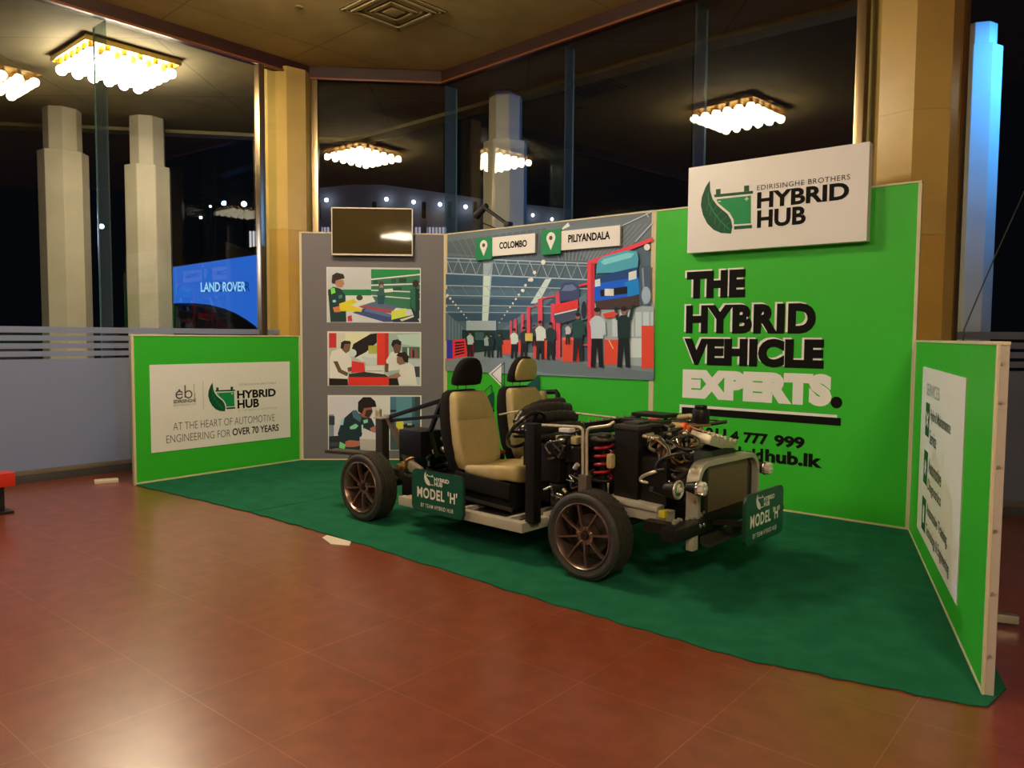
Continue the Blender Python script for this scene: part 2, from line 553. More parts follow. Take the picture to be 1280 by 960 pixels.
# octagonal marble columns inside
def column(name, c, ap, z0, z1, m, a0, joints=()):
    rad = ap / math.cos(R(22.5))
    mb = MB()
    lv = [z0, *joints, z1]
    for i, (p, q) in enumerate(zip(lv, lv[1:])):
        poly = [(c[0] + rad * math.cos(R(a0 + 45 * k)), c[1] + rad * math.sin(R(a0 + 45 * k))) for k in range(8)]
        n = 8
        mb.prism(poly, p, q - (0.002 if i < len(lv) - 2 else 0), 0)
    if isinstance(m, list):
        # some slabs of the cladding are darker than others
        k = 0
        for fi in range(len(mb.f)):
            j = fi % 10
            if j >= 2:
                mb.mi[fi] = 1 if ((fi // 10) * 3 + (j - 2) * 5) % 7 in (0, 3) else 0
    return structure(mb.build(name, m, smooth=0))

column('column_left', (-3.31, 11.42), 0.34, 0, 5.47, [M_marble, M_slab], -73.6, (1.6, 3.2, 4.6))
column('column_right', (3.83, 7.50), 0.385, 0, 5.6, [M_marble, M_slab], -118.0, (1.4, 2.65, 3.78, 4.9))

def stepped(name, c, ap, zs, ztop, a0, m=M_pale):
    mb = MB()
    for r_, z0, z1 in ((ap, -0.14, zs), (ap * .76, zs, ztop)):
        rad = r_ / math.cos(R(22.5))
        mb.prism([(c[0] + rad * math.cos(R(a0 + 45 * k)), c[1] + rad * math.sin(R(a0 + 45 * k))) for k in range(8)], z0, z1)
    return structure(mb.build(name, m, smooth=0, bevel=0.01))
def pc_at(u, y):
    p = at_y(u, 300, y); return (p.x, p.y)
stepped('column_porch', pc_at(82, 13.3), 0.355, 4.75, 5.47, -60)
stepped('column_porch.001', pc_at(187, 13.8), 0.36, 4.62, 5.47, -48)
stepped('column_porch.002', pc_at(631, 12.3), 0.325, 4.72, 5.47, -78)
stepped('column_porch.003', pc_at(1211, 9.45), 0.25, 5.15, 5.42, -128)

# glass walls, each with its pane, frosted film, bottom rail
def glass_wall(name, a, b, splits, film=True):
    d = (b - a); L = d.length; d.normalize()
    rz = math.atan2(d.y, d.x)
    root = bpy.data.objects.new(name, None); C.objects.link(root)
    root.location = a; root.rotation_euler = (0, 0, rz)
    root['kind'] = 'structure'
    xs = [0] + splits + [L]
    for x0, x1 in zip(xs, xs[1:]):
        MB().box(((x0 + x1) / 2, 0, 2.74), (x1 - x0 - 0.012, 0.012, 5.32)).build('pane', M_glass, root, smooth=0)
    m = MB()
    m.box((L / 2, 0, 0.04), (L, 0.10, 0.10), 1, bev=.006)
    m.box((L / 2, -0.01, 0.115), (L, 0.07, 0.05), 0, bev=.006)
    m.build('bottom_rail', [M_rail, M_ground], root)
    if film:
        m = MB()
        for z0, z1 in ((0.14, 1.395), (1.425, 1.485), (1.515, 1.575), (1.605, 1.665), (1.695, 1.765)):
            m.box((L / 2, -0.012, (z0 + z1) / 2), (L, 0.004, z1 - z0))
        m.build('frosted_film', M_frost, root, smooth=0)
    return root
dL = (G1 - G_far).normalized()
def on_line(a, b, u):
    """distance along a-b (plan) where photo column u crosses"""
    d = (b - a).normalized(); r = ray(u, 400)
    # a + t d = s r
    t = (a.x * r.y - a.y * r.x) / (d.y * r.x - d.x * r.y)
    return t
gl = glass_wall('window_1', G_far, G1, [on_line(G_far, G1, 136)])
gc = glass_wall('window_2', G1, G2, [])
gr = glass_wall('window_3', G2, G3, [on_line(G2, G3, 703), on_line(G2, G3, 860)])
gx = glass_wall('window_4', G3 + Vector((.5, .02, 0)), G4, [])

# stiffening glass fins standing square to the wall
def fin(root, x, depth=0.30):
    m = MB()
    m.box((x, depth / 2 + .01, 2.72), (0.018, depth, 5.36), 0)
    m.box((x, depth + .014, 2.72), (0.019, 0.008, 5.36), 1)
    m.box((x, depth / 2, 0.05), (0.06, depth + .02, 0.10), 2, bev=.006)
    return m.build('fin', [M_fin, M_edge, M_rail], root, smooth=0)
fin(gl, on_line(G_far, G1, 141), 0.34)
fin(gl, 3.0, 0.34)
fin(gr, 0.02, 0.22)
fin(gr, on_line(G2, G3, 703), 0.16)
fin(gr, on_line(G2, G3, 862), 0.24)
# bronze mullions beside the columns
for root, x in ((gl, on_line(G_far, G1, 327)), (gc, 0.10), (gr, on_line(G2, G3, 1068))):
    MB().box((x, -0.02, 2.72), (0.09, 0.12, 5.36), 0, bev=.012).build('mullion', M_bronze, root)
MB().box((0.03, -0.02, 2.72), (0.05, 0.10, 5.36), 0, bev=.01).build('mullion', M_bronze, gx)

# ceiling air diffuser above
p = at_z(492, 13, 5.575)
t = thing('air_diffuser', 'square louvred air diffuser in the brown ceiling', 'vent', (p.x, p.y, 5.58), R(47))
M_vent = mat('vent_paint', (0.50, 0.39, 0.17), 0.6)
m = MB()
for k, s in enumerate((0.42, 0.34, 0.26, 0.18)):
    z = -0.012 - 0.012 * (k % 2)
    for sx, sy, w, h in ((0, s, 2 * s + .04, .045), (0, -s, 2 * s + .04, .045), (s, 0, .045, 2 * s + .04), (-s, 0, .045, 2 * s + .04)):
        m.box((sx, sy, z), (w, h, 0.02))
m.build('louvre', M_vent, t)
MB().box((0, 0, -0.003), (0.92, 0.92, 0.006)).build('backing', mat('vent_dark', (0.16, 0.12, 0.055), 0.8), t)
MB().box((0, 0, -0.02), (0.2, 0.2, 0.03), bev=.01).build('core', M_vent, t)
p = at_z(374, 10, 5.57)
t = thing('ceiling_socket', 'small dark twin hole socket in the brown ceiling', 'socket', (p.x, p.y, 5.576), R(47))
MB().cyl((0, 0, -.006), (0, 0, 0.004), 0.05).build('plate', mat('socket_plate', (0.30, 0.23, 0.10), 0.6), t)
for s in (-1, 1):
    MB().cyl((s * .02, 0, -.014), (s * .02, 0, -.004), 0.012).build('hole', mat('vent_dark', (0.05, 0.04, 0.025)), t)

# ------------------------------------------------------------------ chandeliers
M_bulb = emit_mat('lit_globe', BULB_C, BULB_L)
def dim(root, k):                            # strength set per chandelier to balance the light
    mt = emit_mat('lit_globe', BULB_C, BULB_L * k)
    for g_ in root.children:
        if g_.name.startswith('globe'):
            g_.material_slots[0].link = 'OBJECT'
            g_.material_slots[0].material = mt
M_gold = mat('gold_metal', (0.62, 0.42, 0.12), 0.3, 1.0)
M_plate = mat('chandelier_plate', (0.45, 0.34, 0.16), 0.5, 0.4)
def chandelier(name, label, loc, rz=R(49), n=6, pitch=0.205, grp=None):
    t = thing(name, label, 'chandelier', loc, rz, grp)
    s = n * pitch
    m = MB()
    m.box((0, 0, -0.03), (s + .0, s + .0, 0.05), 0, bev=.01)
    for a in (-1, 1):
        m.box((a * (s / 2 - .01), 0, -.065), (.02, s, .03), 0)
        m.box((0, a * (s / 2 - .01), -.065), (s, .02, .03), 0)
    m.build('frame', M_gold, t)
    g = st = None
    for i in range(n):
        for j in range(n):
            x, y = (i - (n - 1) / 2) * pitch, (j - (n - 1) / 2) * pitch
            if g is None:
                g = MB().sphere((0, 0, 0), 0.068, seg=14, rings=8).build('globe', M_bulb, t)
                st = MB().cyl((0, 0, 0), (0, 0, 0.10), 0.035, seg=10).build('holder', M_gold, t)
                a, b = g, st
            else:
                a, b = g.copy(), st.copy()
                C.objects.link(a); C.objects.link(b)
                a.parent = b.parent = t
            a.location = (x, y, -0.19)
            b.location = (x, y, -0.15)
    return t
ch0 = chandelier('chandelier', 'square globe chandelier under the porch ceiling, glowing beside the glass fin', tuple(at_z(145, 72, 5.46)))
LAMPS = [((-2.30, 6.76, 5.57), 'square globe chandelier hung over the showroom, seen only as reflections in the glass'),
         ((-2.25, -8.6, 5.57), 'square globe chandelier behind the viewer, mirrored in the dark television'),
         ((-6.4, 0.6, 5.57), 'unseen square globe chandelier added as fill over the left side of the hall'),  # presumed hall lamp, added out of view for fill light
         ((1.2, -2.6, 5.57), 'unseen square globe chandelier added as fill over the middle of the hall'),  # also added unseen, fills the stand from the front
         ((9.2, 8.1, 5.46), 'square globe chandelier under the porch past the marble column')]
for (loc, lab), pw in zip(LAMPS, (0.66, 0.70, 0.66, 1.10, 0.035)):
    c = copy_tree(ch0); c.location = loc; c['label'] = lab
    dim(c, pw)
dim(ch0, 0.44)

# ================================================================== THE STAND
# carpet: two lengths meeting at a seam, the front edge a little wavy
def carpet_piece(name, pts, label, wav):
    poly = []
    for i, p in enumerate(pts):
        q = pts[(i + 1) % len(pts)]
        n = 14 if i in wav else 1
        for k in range(n):
            t = k / n
            x, y = p[0] + (q[0] - p[0]) * t, p[1] + (q[1] - p[1]) * t
            if 0 < k:
                a = 0.010 * math.sin(2.4 * k + i) + 0.006 * math.sin(5.1 * k)
                x += .64 * a; y += .768 * a
            poly.append((x, y))
    m = MB().prism(poly, 0.0005, 0.011)
    return tag(m.build(name, M_carpet, smooth=30, bevel=.003), label, 'carpet')
carpet_piece('carpet', [(-4.187, 8.49), (-2.47, 7.22), (-.30, 9.84), (-.895, 10.36), (-2.827, 10.267)],
             'short green carpet strip lying before the grey panel', (0,))
carpet_piece('carpet', [(-2.465, 7.205), (-1.528, 6.416), (.214, 4.818), (1.23, 3.946), (2.12, 3.455), (2.20, 3.44), (2.40, 3.62), (2.58, 4.06), (2.55, 4.30), (3.511, 6.692), (1.517, 8.352), (-.29, 9.825)],
             'large green carpet under the open car chassis, reaching the front corner', (0, 1, 2, 3))

# white tape holding the carpet edge
M_tape = mat('paper_tape', (0.72, 0.62, 0.48), 0.7)
for pts, lab in (([(407, 671), (413, 668), (443, 676), (441, 681), (418, 679)], 'white tape piece at the carpet edge near the rear wheel'),
                 ([(905, 808), (909, 806), (933, 811), (930, 815)], 'small tan tape piece at the carpet edge in front of the car')):
    m = MB().prism([(at_z(*p).x - .02, at_z(*p).y - .035) for p in pts], 0.0005, 0.004)
    tag(m.build('tape_piece', M_tape, smooth=0), lab, 'tape')

# ---- panels
def panel(name, W, H, label, cols, th=0.045, u0=0.0, u1=None, cover=None):
    """a partition: board with printed face and pale edge strips; cols = [(u0,u1,material)]"""
    u1 = W.len if u1 is None else u1
    t = thing(name, label, 'panel', tuple(W.a), W.rz)
    MB().box(((u0 + u1) / 2, th / 2, H / 2), (u1 - u0 - .01, th, H - .01)).build('board', M_board, t, bevel=.003)
    for a, b, mt in cols:
        MB().box(((a + b) / 2, -0.001, H / 2), (b - a, 0.004, H - 0.02)).build('printed_face', mt, t, smooth=0)
    w = 0.03
    for nm, c, s in (('edge_strip', (u0 + w / 2, 0, H / 2), (w, 0.014, H)), ('edge_strip', (u1 - w / 2, 0, H / 2), (w, 0.014, H)),
                     ('edge_strip', ((u0 + u1) / 2, th / 2 - .004, H - .007), (u1 - u0, th + .012, 0.018)), ('edge_strip', ((u0 + u1) / 2, 0, 0.014), (u1 - u0 - 2 * w, 0.014, 0.028))):
        MB().box(c, s).build(nm, M_strip, t, bevel=.003)
    return t

PAL = {}
def printed(name, parent, W, org, k, polys, off, extra=()):
    """flat print drawn as colour patches; patches are given in the photo's own pixels"""
    m = MB(); mats = []
    def slot(col):
        if col not in PAL:
            PAL[col] = mat('print_%d_%d_%d' % col, ink(*col), 0.5, 0, 0.3)
        if PAL[col] not in mats:
            mats.append(PAL[col])
        return mats.index(PAL[col])
    for i, (pts, col) in enumerate(polys):
        o = off + i * 0.00012
        put_poly(m, [W.uv(org[0] + x * k, org[1] + y * k) for x, y in pts], o, slot(col))
    return m.build(name, mats, parent, smooth=0)

def line(p, q, w):
    dx, dy = q[0] - p[0], q[1] - p[1]; l = math.hypot(dx, dy) or 1
    nx, ny = -dy / l * w / 2, dx / l * w / 2
    return [(p[0] + nx, p[1] + ny), (q[0] + nx, q[1] + ny), (q[0] - nx, q[1] - ny), (p[0] - nx, p[1] - ny)]
def ell(cx, cy, rx, ry, n=16):
    return [(cx + rx * math.cos(2 * math.pi * i / n), cy + ry * math.sin(2 * math.pi * i / n)) for i in range(n)]
def rect(x0, y0, x1, y1):
    return [(x0, y0), (x1, y0), (x1, y1), (x0, y1)]

# ---- left low panel with poster
t_left = panel('partition_panel', W_AB, HL, 'low green partition with a white landscape poster, left end of the stand', [(0, W_AB.len, M_green)])
m = MB()
m.box((1.135, -0.006, 0.842), (1.87, 0.006, 1.0))
m.build('poster', M_white, t_left, smooth=0)
m = MB()
put_logo(m, 0.905, 0.755, 0.66, 0.0105, (0, 1, 2, 3), small=False)
put_text(m, 'EDIRISINGHE BROTHERS', 1.325, 1.055, 1.86, 1.08, .0105, 4, 0, 1.1)
put_text(m, 'AT THE HEART OF AUTOMOTIVE', 1.30, .735, 1.87, .755, .0105, 4, 0, 1.1)
m.build('logo', [M_leaf, M_bat, M_white, M_black, M_fade], t_left, smooth=0)
m = MB()
put_text(m, 'AT THE HEART OF AUTOMOTIVE', .46, .575, 1.83, .665, .0105, 0, -0.012)
put_text(m, 'ENGINEERING FOR', .375, .435, 1.19, .525, .0105, 0, -0.012)
put_text(m, 'OVER 70 YEARS', 1.22, .44, 1.89, .53, .0105, 1, 0.018)
m.build('lettering', [M_soft, M_black], t_left, smooth=0)
# small monogram emblem left of the logo
m = MB()
ring = lambda cx, cy, r, a0, a1: [m_seg for m_seg in zip(arc(cx, cy, r, a0, a1, 14), arc(cx, cy, r, a0, a1, 14)[1:])]
for a, b in ring(.545, .985, .042, 30, 330): stroke(m, a, b, .016, .0105, 0)
stroke(m, (.505, .99), (.585, .99), .014, .0105, 0); stroke(m, (.542, 1.02), (.542, 1.05), .02, .0105, 0)
for a, b in ring(.655, .985, .042, 0, 360): stroke(m, a, b, .016, .0105, 0)
stroke(m, (.613, .95), (.613, 1.095), .016, .0105, 0); stroke(m, (.725, 1.0), (.725, 1.11), .008, .0105, 1)
stroke(m, (.732, .935), (.732, 1.0), .016, .0105, 1)
put_text(m, 'EDIRISINGHE', .472, .89, .748, .93, .0105, 0, .03)
put_text(m, 'BROTHERS (PVT) LTD', .472, .85, .748, .875, .0105, 1, .01)
m.build('emblem', [M_soft, M_fade], t_left, smooth=0)
m = MB(); stroke(m, (.84, .80), (.84, 1.13), .005, .0105); m.build('divider_line', M_fade, t_left, smooth=0)

# ---- grey panel with three photo prints and a television
t_grey = panel('partition_panel', W_BC, HT, 'tall grey partition carrying a television and three photographs', [(0, W_BC.len, M_grey)])

def photo(label, corners, polys, org, k):
    us = [W_BC.uv(*c) for c in corners]
    u0, u1 = (us[0][0] + us[3][0]) / 2, (us[1][0] + us[2][0]) / 2
    v1, v0 = (us[0][1] + us[1][1]) / 2, (us[2][1] + us[3][1]) / 2
    t = thing('photo_print', label, 'photograph', tuple(W_BC.a + W_BC.e * u0), W_BC.rz, 'photographs on the grey panel')
    MB().box(((u1 - u0) / 2, -0.006, (v0 + v1) / 2), (u1 - u0, 0.006, v1 - v0)).build('white_border', M_white, t, smooth=0)
    class Sh:
        uv = staticmethod(lambda x, y: (W_BC.uv(x, y)[0] - u0, W_BC.uv(x, y)[1]))
    printed('picture', t, Sh, org, k, polys, 0.0095)
    return t

SK, SK2 = (165, 112, 84), (98, 66, 54)
P1 = [(rect(264, 506, 880, 870), (182, 176, 170)), ([(268, 650), (560, 650), (560, 690), (268, 690)], (22, 108, 62)),
      ([(555, 515), (880, 518), (880, 810), (555, 760)], (46, 104, 72)), ([(568, 515), (880, 518), (880, 545), (560, 575)], (24, 122, 62)),
      (line((555, 583), (880, 550), 9), (205, 210, 200)), (line((555, 622), (880, 612), 9), (200, 205, 195)), (line((555, 655), (880, 668), 8), (190, 198, 188)),
      (line((555, 690), (880, 715), 8), (185, 190, 180)), (line((640, 660), (700, 655), 22), (205, 205, 200)),
      (rect(570, 590, 600, 612), (40, 70, 60)), (rect(690, 580, 720, 606), (40, 75, 65)), (rect(740, 575, 790, 604), (30, 60, 50)), (rect(700, 632, 760, 655), (30, 70, 60)),
      ([(385, 690), (560, 690), (600, 760), (430, 790), (385, 760)], (205, 200, 195)),
      ([(390, 800), (500, 745), (880, 790), (880, 868), (390, 868)], (196, 190, 186)),
      ([(470, 765), (560, 735), (720, 770), (690, 810), (560, 795)], (150, 70, 66)), ([(500, 755), (590, 728), (740, 765), (700, 785)], (82, 92, 120)),
      ([(430, 805), (510, 775), (700, 825), (720, 866), (640, 866)], (56, 70, 110)), ([(520, 775), (690, 815), (680, 835), (510, 795)], (84, 102, 140)),
      ([(690, 795), (785, 775), (788, 835), (690, 852)], (198, 206, 74)), ([(700, 850), (850, 815), (878, 868), (700, 868)], (36, 44, 70)),
      ([(745, 850), (850, 818), (852, 828), (760, 862)], (200, 195, 150)),
      ([(595, 665), (640, 655), (650, 690), (640, 748), (600, 748)], (30, 72, 78)), (ell(622, 618, 17, 24), (70, 60, 52)), (ell(624, 632, 12, 16), (150, 115, 95)), ([(606, 640), (640, 638), (646, 690), (600, 690)], (50, 84, 76)),
      ([(815, 650), (850, 640), (876, 650), (876, 845), (845, 845), (815, 760)], (28, 44, 42)), (ell(852, 612, 22, 26), (52, 34, 32)), ([(815, 650), (850, 640), (850, 800), (820, 760)], (30, 92, 70)),
      ([(268, 655), (305, 632), (352, 645), (384, 690), (385, 740), (390, 866), (285, 866)], (26, 50, 46)),
      ([(285, 645), (312, 638), (318, 672), (290, 682)], (112, 200, 70)), ([(338, 690), (362, 684), (364, 706), (340, 712)], (60, 120, 100)), (ell(310, 728, 12, 9), (120, 190, 205)),
      ([(300, 600), (318, 582), (372, 590), (376, 612), (360, 636), (330, 634)], SK), ([(292, 600), (296, 555), (325, 538), (370, 548), (380, 575), (352, 582), (320, 590), (315, 612), (298, 612)], (44, 30, 26)),
      ([(300, 770), (345, 760), (350, 800), (310, 802)], (190, 110, 70)), ([(342, 745), (440, 712), (462, 735), (420, 755), (495, 780), (490, 800), (440, 795), (350, 795)], (228, 186, 40)),
      (ell(478, 705, 22, 18), (56, 62, 40)), ([(398, 830), (425, 820), (430, 862), (400, 862)], (190, 50, 60))]
photo('framed photograph of a worker in yellow gloves at a battery bench, topmost of three', [(408, 333), (526, 336), (526, 404), (409, 403)], P1, (360, 240), .1875)
P2 = [(rect(167, 87, 773, 436), (170, 170, 152)), (rect(167, 87, 217, 185), (186, 44, 44)), (rect(217, 87, 275, 200), (196, 186, 160)), (rect(275, 87, 440, 240), (212, 206, 160)),
      ([(310, 225), (330, 160), (440, 95), (486, 88), (486, 150), (385, 240), (345, 252)], (26, 20, 18)), ([(345, 250), (450, 195), (487, 215), (487, 290), (385, 275)], (205, 205, 190)), (rect(430, 170, 487, 225), (170, 160, 70)),
      (rect(487, 87, 565, 300), (218, 52, 40)), (rect(540, 87, 565, 300), (180, 40, 36)), (rect(565, 87, 773, 436), (150, 165, 150)), ([(620, 100), (773, 90), (773, 180), (650, 160)], (176, 190, 172)),
      (rect(655, 180, 772, 255), (70, 96, 74)), (rect(690, 185, 700, 240), (200, 200, 190)), (rect(715, 190, 722, 255), (190, 60, 60)), (rect(740, 195, 750, 250), (160, 60, 80)), (rect(722, 200, 736, 250), (40, 40, 46)),
      (rect(700, 262, 772, 436), (176, 180, 176)), (rect(728, 310, 772, 380), (60, 56, 60)), (ell(325, 220, 26, 26), (190, 196, 190)),
      ([(305, 270), (402, 285), (408, 345), (318, 352)], (212, 48, 46)), ([(380, 240), (487, 255), (487, 300), (420, 300)], (190, 190, 180)),
      (rect(410, 303, 533, 362), (204, 198, 206)), (line((415, 340), (528, 340), 5), (170, 120, 130)), ([(300, 360), (400, 345), (540, 362), (565, 380), (300, 380)], (44, 42, 40)), (rect(296, 380, 567, 436), (224, 46, 34)), (rect(567, 385, 635, 436), (24, 20, 20)),
      ([(168, 385), (290, 385), (296, 436), (168, 436)], (24, 18, 16)),
      ([(172, 260), (185, 208), (240, 190), (300, 225), (318, 262), (318, 310), (298, 330), (290, 392), (172, 388)], (216, 212, 196)), ([(196, 275), (225, 275), (250, 330), (296, 352), (288, 375), (230, 348)], SK2), ([(290, 318), (318, 312), (318, 340), (295, 345)], SK2),
      ([(250, 160), (262, 142), (300, 140), (312, 165), (305, 205), (280, 222), (256, 200)], (120, 82, 66)), ([(245, 190), (248, 150), (270, 137), (308, 140), (316, 158), (272, 160), (262, 192)], (30, 22, 20)),
      ([(548, 270), (580, 215), (625, 205), (660, 215), (660, 330), (560, 340)], (210, 208, 194)), ([(540, 290), (565, 290), (562, 350), (540, 345)], SK2), ([(588, 165), (600, 145), (640, 145), (648, 180), (640, 220), (605, 222)], SK2), ([(582, 165), (592, 135), (625, 128), (650, 145), (648, 170), (612, 158), (592, 182)], (28, 22, 20)),
      ([(640, 330), (655, 300), (700, 282), (735, 310), (755, 436), (635, 436), (625, 390)], (220, 216, 202)), ([(565, 372), (630, 350), (648, 372), (620, 388), (570, 388)], (150, 104, 80)), ([(618, 250), (640, 235), (668, 250), (672, 290), (640, 300), (620, 285)], (130, 92, 72)), ([(615, 240), (630, 218), (675, 212), (698, 240), (694, 285), (668, 280), (655, 248)], (30, 24, 22))]
photo('framed photograph of three men in white shirts around a red trolley, middle of three', [(409, 414), (526, 415), (527, 482), (410, 483)], P2, (380, 400), .1875)
P3 = [(rect(167, 511, 775, 866), (198, 186, 188)), (rect(455, 511, 580, 700), (208, 196, 200)), (rect(575, 511, 775, 760), (86, 128, 140)), (rect(575, 511, 615, 700), (70, 104, 118)), (rect(720, 511, 775, 740), (58, 88, 92)), (rect(740, 511, 775, 640), (50, 62, 60)),
      (rect(575, 690, 775, 866), (64, 76, 74)), (ell(640, 700, 26, 44), (206, 190, 60)), (ell(622, 740, 12, 20), (180, 70, 60)), (ell(700, 705, 40, 14), (24, 24, 24)), (rect(690, 690, 720, 700), (180, 170, 160)), (rect(575, 598, 615, 612), (30, 34, 36)),
      (rect(167, 630, 200, 866), (120, 124, 130)), (rect(167, 640, 205, 700), (48, 52, 58)), ([(167, 775), (240, 770), (260, 800), (250, 866), (167, 866)], (38, 40, 46)), (rect(170, 815, 250, 840), (60, 62, 66)),
      ([(245, 695), (262, 660), (330, 600), (400, 640), (450, 655), (480, 720), (470, 760), (420, 760), (405, 800), (390, 866), (230, 866), (240, 790), (225, 760)], (26, 44, 50)),
      ([(318, 610), (350, 598), (385, 650), (375, 680), (330, 650)], (70, 98, 110)), ([(305, 712), (345, 690), (364, 705), (345, 725), (310, 728)], (130, 190, 150)), ([(395, 668), (425, 660), (428, 682), (400, 690)], (126, 190, 140)), ([(384, 700), (394, 695), (398, 755), (386, 750)], (190, 200, 190)),
      ([(248, 665), (270, 655), (262, 700), (246, 700)], (150, 180, 180)), ([(240, 810), (280, 830), (270, 862), (235, 850)], (120, 190, 110)),
      ([(275, 812), (300, 800), (378, 806), (386, 835), (330, 846), (280, 846)], (176, 98, 76)), ([(440, 720), (485, 700), (487, 745), (455, 762)], (170, 104, 84)),
      ([(372, 780), (490, 745), (490, 866), (376, 866)], (196, 180, 176)), ([(372, 790), (490, 800), (490, 866), (376, 866)], (176, 160, 148)), ([(400, 720), (487, 760), (487, 792), (380, 790)], (206, 190, 190)),
      ([(372, 600), (385, 575), (450, 575), (460, 610), (440, 650), (405, 650), (380, 640)], (150, 84, 66)), ([(415, 600), (455, 596), (452, 625), (430, 650), (405, 640)], (60, 36, 30)), ([(360, 590), (362, 545), (395, 514), (445, 514), (475, 540), (484, 578), (440, 582), (400, 588), (388, 625), (362, 610)], (30, 20, 18))]
photo('framed photograph of a man in a dark polo shirt over a box, lowest of three', [(410, 494), (527, 494), (527, 563), (410, 563)], P3, (380, 400), .1875)

# television standing proud of the grey panel
tv0, tv1 = W_BC.uv(414, 259, .09), W_BC.uv(516, 320, .09)
t = thing('television', 'flat television with a thin silver frame hung on the grey panel top edge', 'television', tuple(W_BC.a + W_BC.e * tv0[0]), W_BC.rz)
w, z0, z1 = tv1[0] - tv0[0], tv1[1], tv0[1]
MB().box((w / 2, -.055, (z0 + z1) / 2), (w, .06, z1 - z0), bev=.006).build('casing', mat('tv_casing', (0.02, 0.02, 0.02), 0.4), t)
m = MB()
for c, s in (((w / 2, -.088, z1 - .006), (w, .012, .014)), ((w / 2, -.088, z0 + .01), (w, .012, .022)), ((.006, -.088, (z0 + z1) / 2), (.012, .012, z1 - z0)), ((w - .006, -.088, (z0 + z1) / 2), (.012, .012, z1 - z0))):
    m.box(c, s)
m.build('bezel', mat('tv_silver', (0.66, 0.60, 0.50), 0.35, 0.3), t)
M_screen = mat('tv_screen', (0.060, 0.042, 0.015), 0.035, 0, 0.25)  # brown base colour paints in the haze of the mirrored ceiling
MB().box((w / 2, -.086, (z0 + z1) / 2), (w - .02, .004, z1 - z0 - .03)).build('screen', M_screen, t, smooth=0)
MB().box((w / 2, -.017, z0 + .2), (.4, .026, .25)).build('wall_bracket', mat('tv_casing', (0.02, 0.02, 0.02)), t)

# ---- mural panel
t_mural = panel('partition_panel', W_CD, HT, 'tall partition with a workshop mural above green, behind the seats', [(0, W_CD.len, M_green)])
MU = []
A_ = MU.append
A_(([(36, 197), (1226, 55), (1226, 1030), (36, 975)], (76, 92, 100)))
A_(([(36, 197), (1226, 55), (1226, 215), (850, 350), (300, 330), (36, 320)], (98, 104, 106)))
A_(([(36, 240), (600, 160), (850, 345), (300, 330), (36, 300)], (84, 92, 96)))
for x in range(640, 1240, 34):                      # roof sheeting ribs
    A_((line((x, 195 - (x - 36) * .119 + 75), (x * .55 + 330, 345), 5), (122, 128, 130)))
for x in range(60, 640, 40):
    A_((line((x, 195 - (x - 36) * .119 + 30), (x * .82 + 80, 330), 4), (104, 112, 114)))
for i, (a, b) in enumerate(((420, 490), (510, 545), (560, 600), (612, 640), (648, 690))):
    A_(([(36, a), (860, a + 25 - i * 4), (860 - 60 * i, b + 10), (36, b)], ((60, 84, 102), (74, 100, 116), (56, 80, 98), (70, 96, 112), (52, 74, 90))[i]))
A_(([(252, 300), (310, 300), (278, 690), (243, 690)], (150, 160, 166)))
A_(([(252, 432), (292, 430), (276, 690), (244, 690)], (188, 198, 204)))
A_(([(605, 452), (640, 450), (565, 590), (520, 592)], (186, 196, 202)))
A_(([(735, 128), (745, 150), (700, 172), (702, 160)], (200, 204, 206)))
A_(([(640, 520), (700, 520), (560, 640), (470, 700), (330, 800), (360, 740)], (90, 108, 120)))
for y0, y1, w_ in ((332, 362, 6), (352, 378, 3), (420, 456, 7), (488, 508, 5), (545, 560, 4), (600, 612, 4), (640, 648, 3)):
    A_((line((36, y0), (855, y1), w_), (162, 172, 176)))
for i in range(12):                                  # truss webs
    x = 40 + i * 68
    A_((line((x, 335 + i * 2.4), (x + 34, 424 + i * 2.6), 4), (150, 160, 166)))
    A_((line((x + 34, 424 + i * 2.6), (x + 68, 338 + i * 2.6), 4), (130, 140, 148)))
for i in range(9):
    x = 60 + i * 70
    A_((line((x, 492), (x + 35, 545), 2), (120, 134, 144)))
for x0, y0, x1, y1 in ((1040, 150, 1210, 70), (1120, 240, 1220, 130), (1180, 70, 1195, 100)):
    A_((line((x0, y0), (x1, y1), 5), (176, 180, 180)))
A_(([(36, 640), (155, 742), (155, 805), (36, 805)], (92, 110, 118)))
for i in range(6):
    A_((line((50 + i * 18, 655 + i * 14), (50 + i * 18, 800), 4), (62, 78, 86)))
A_((rect(130, 742, 410, 865), (22, 48, 48)))
A_((rect(155, 690, 325, 745), (150, 160, 160)))
A_((rect(205, 755, 255, 800), (60, 84, 84)))
for i in range(10):                                  # rows of roof lamps
    t_ = i / 9
    A_((ell(48 + 140 * t_, 545 + 165 * t_, 7 - 4.5 * t_, 8 - 5 * t_, 8), (232, 238, 236)))
for i in range(12):
    t_ = (i / 11) ** .8
    A_((ell(545 - 200 * t_, 415 + 285 * t_, 10 - 7 * t_, 11 - 8 * t_, 8), (232, 238, 236)))
for x, y, r_ in ((596, 356, 13), (528, 456, 11), (480, 518, 9), (1188, 270, 18)):
    A_((ell(x, y, r_, r_ * 1.1, 10), (226, 232, 226)))
A_((rect(850, 590, 1226, 960), (150, 158, 156)))
for x in range(990, 1216, 44):
    A_((rect(x, 640, min(x + 34, 1224), 780), (182, 188, 184)))
A_((rect(1090, 790, 1160, 900), (190, 194, 190)))
A_(([(36, 905), (300, 858), (560, 875), (860, 925), (1226, 955), (1226, 1030), (36, 975)], (116, 124, 124)))
A_(([(360, 880), (560, 890), (860, 940), (1226, 985), (1226, 1030), (600, 990)], (100, 108, 110)))
A_(([(44, 805), (150, 792), (166, 892), (44, 915)], (222, 50, 58)))
A_((rect(44, 800, 78, 905), (52, 50, 146)))
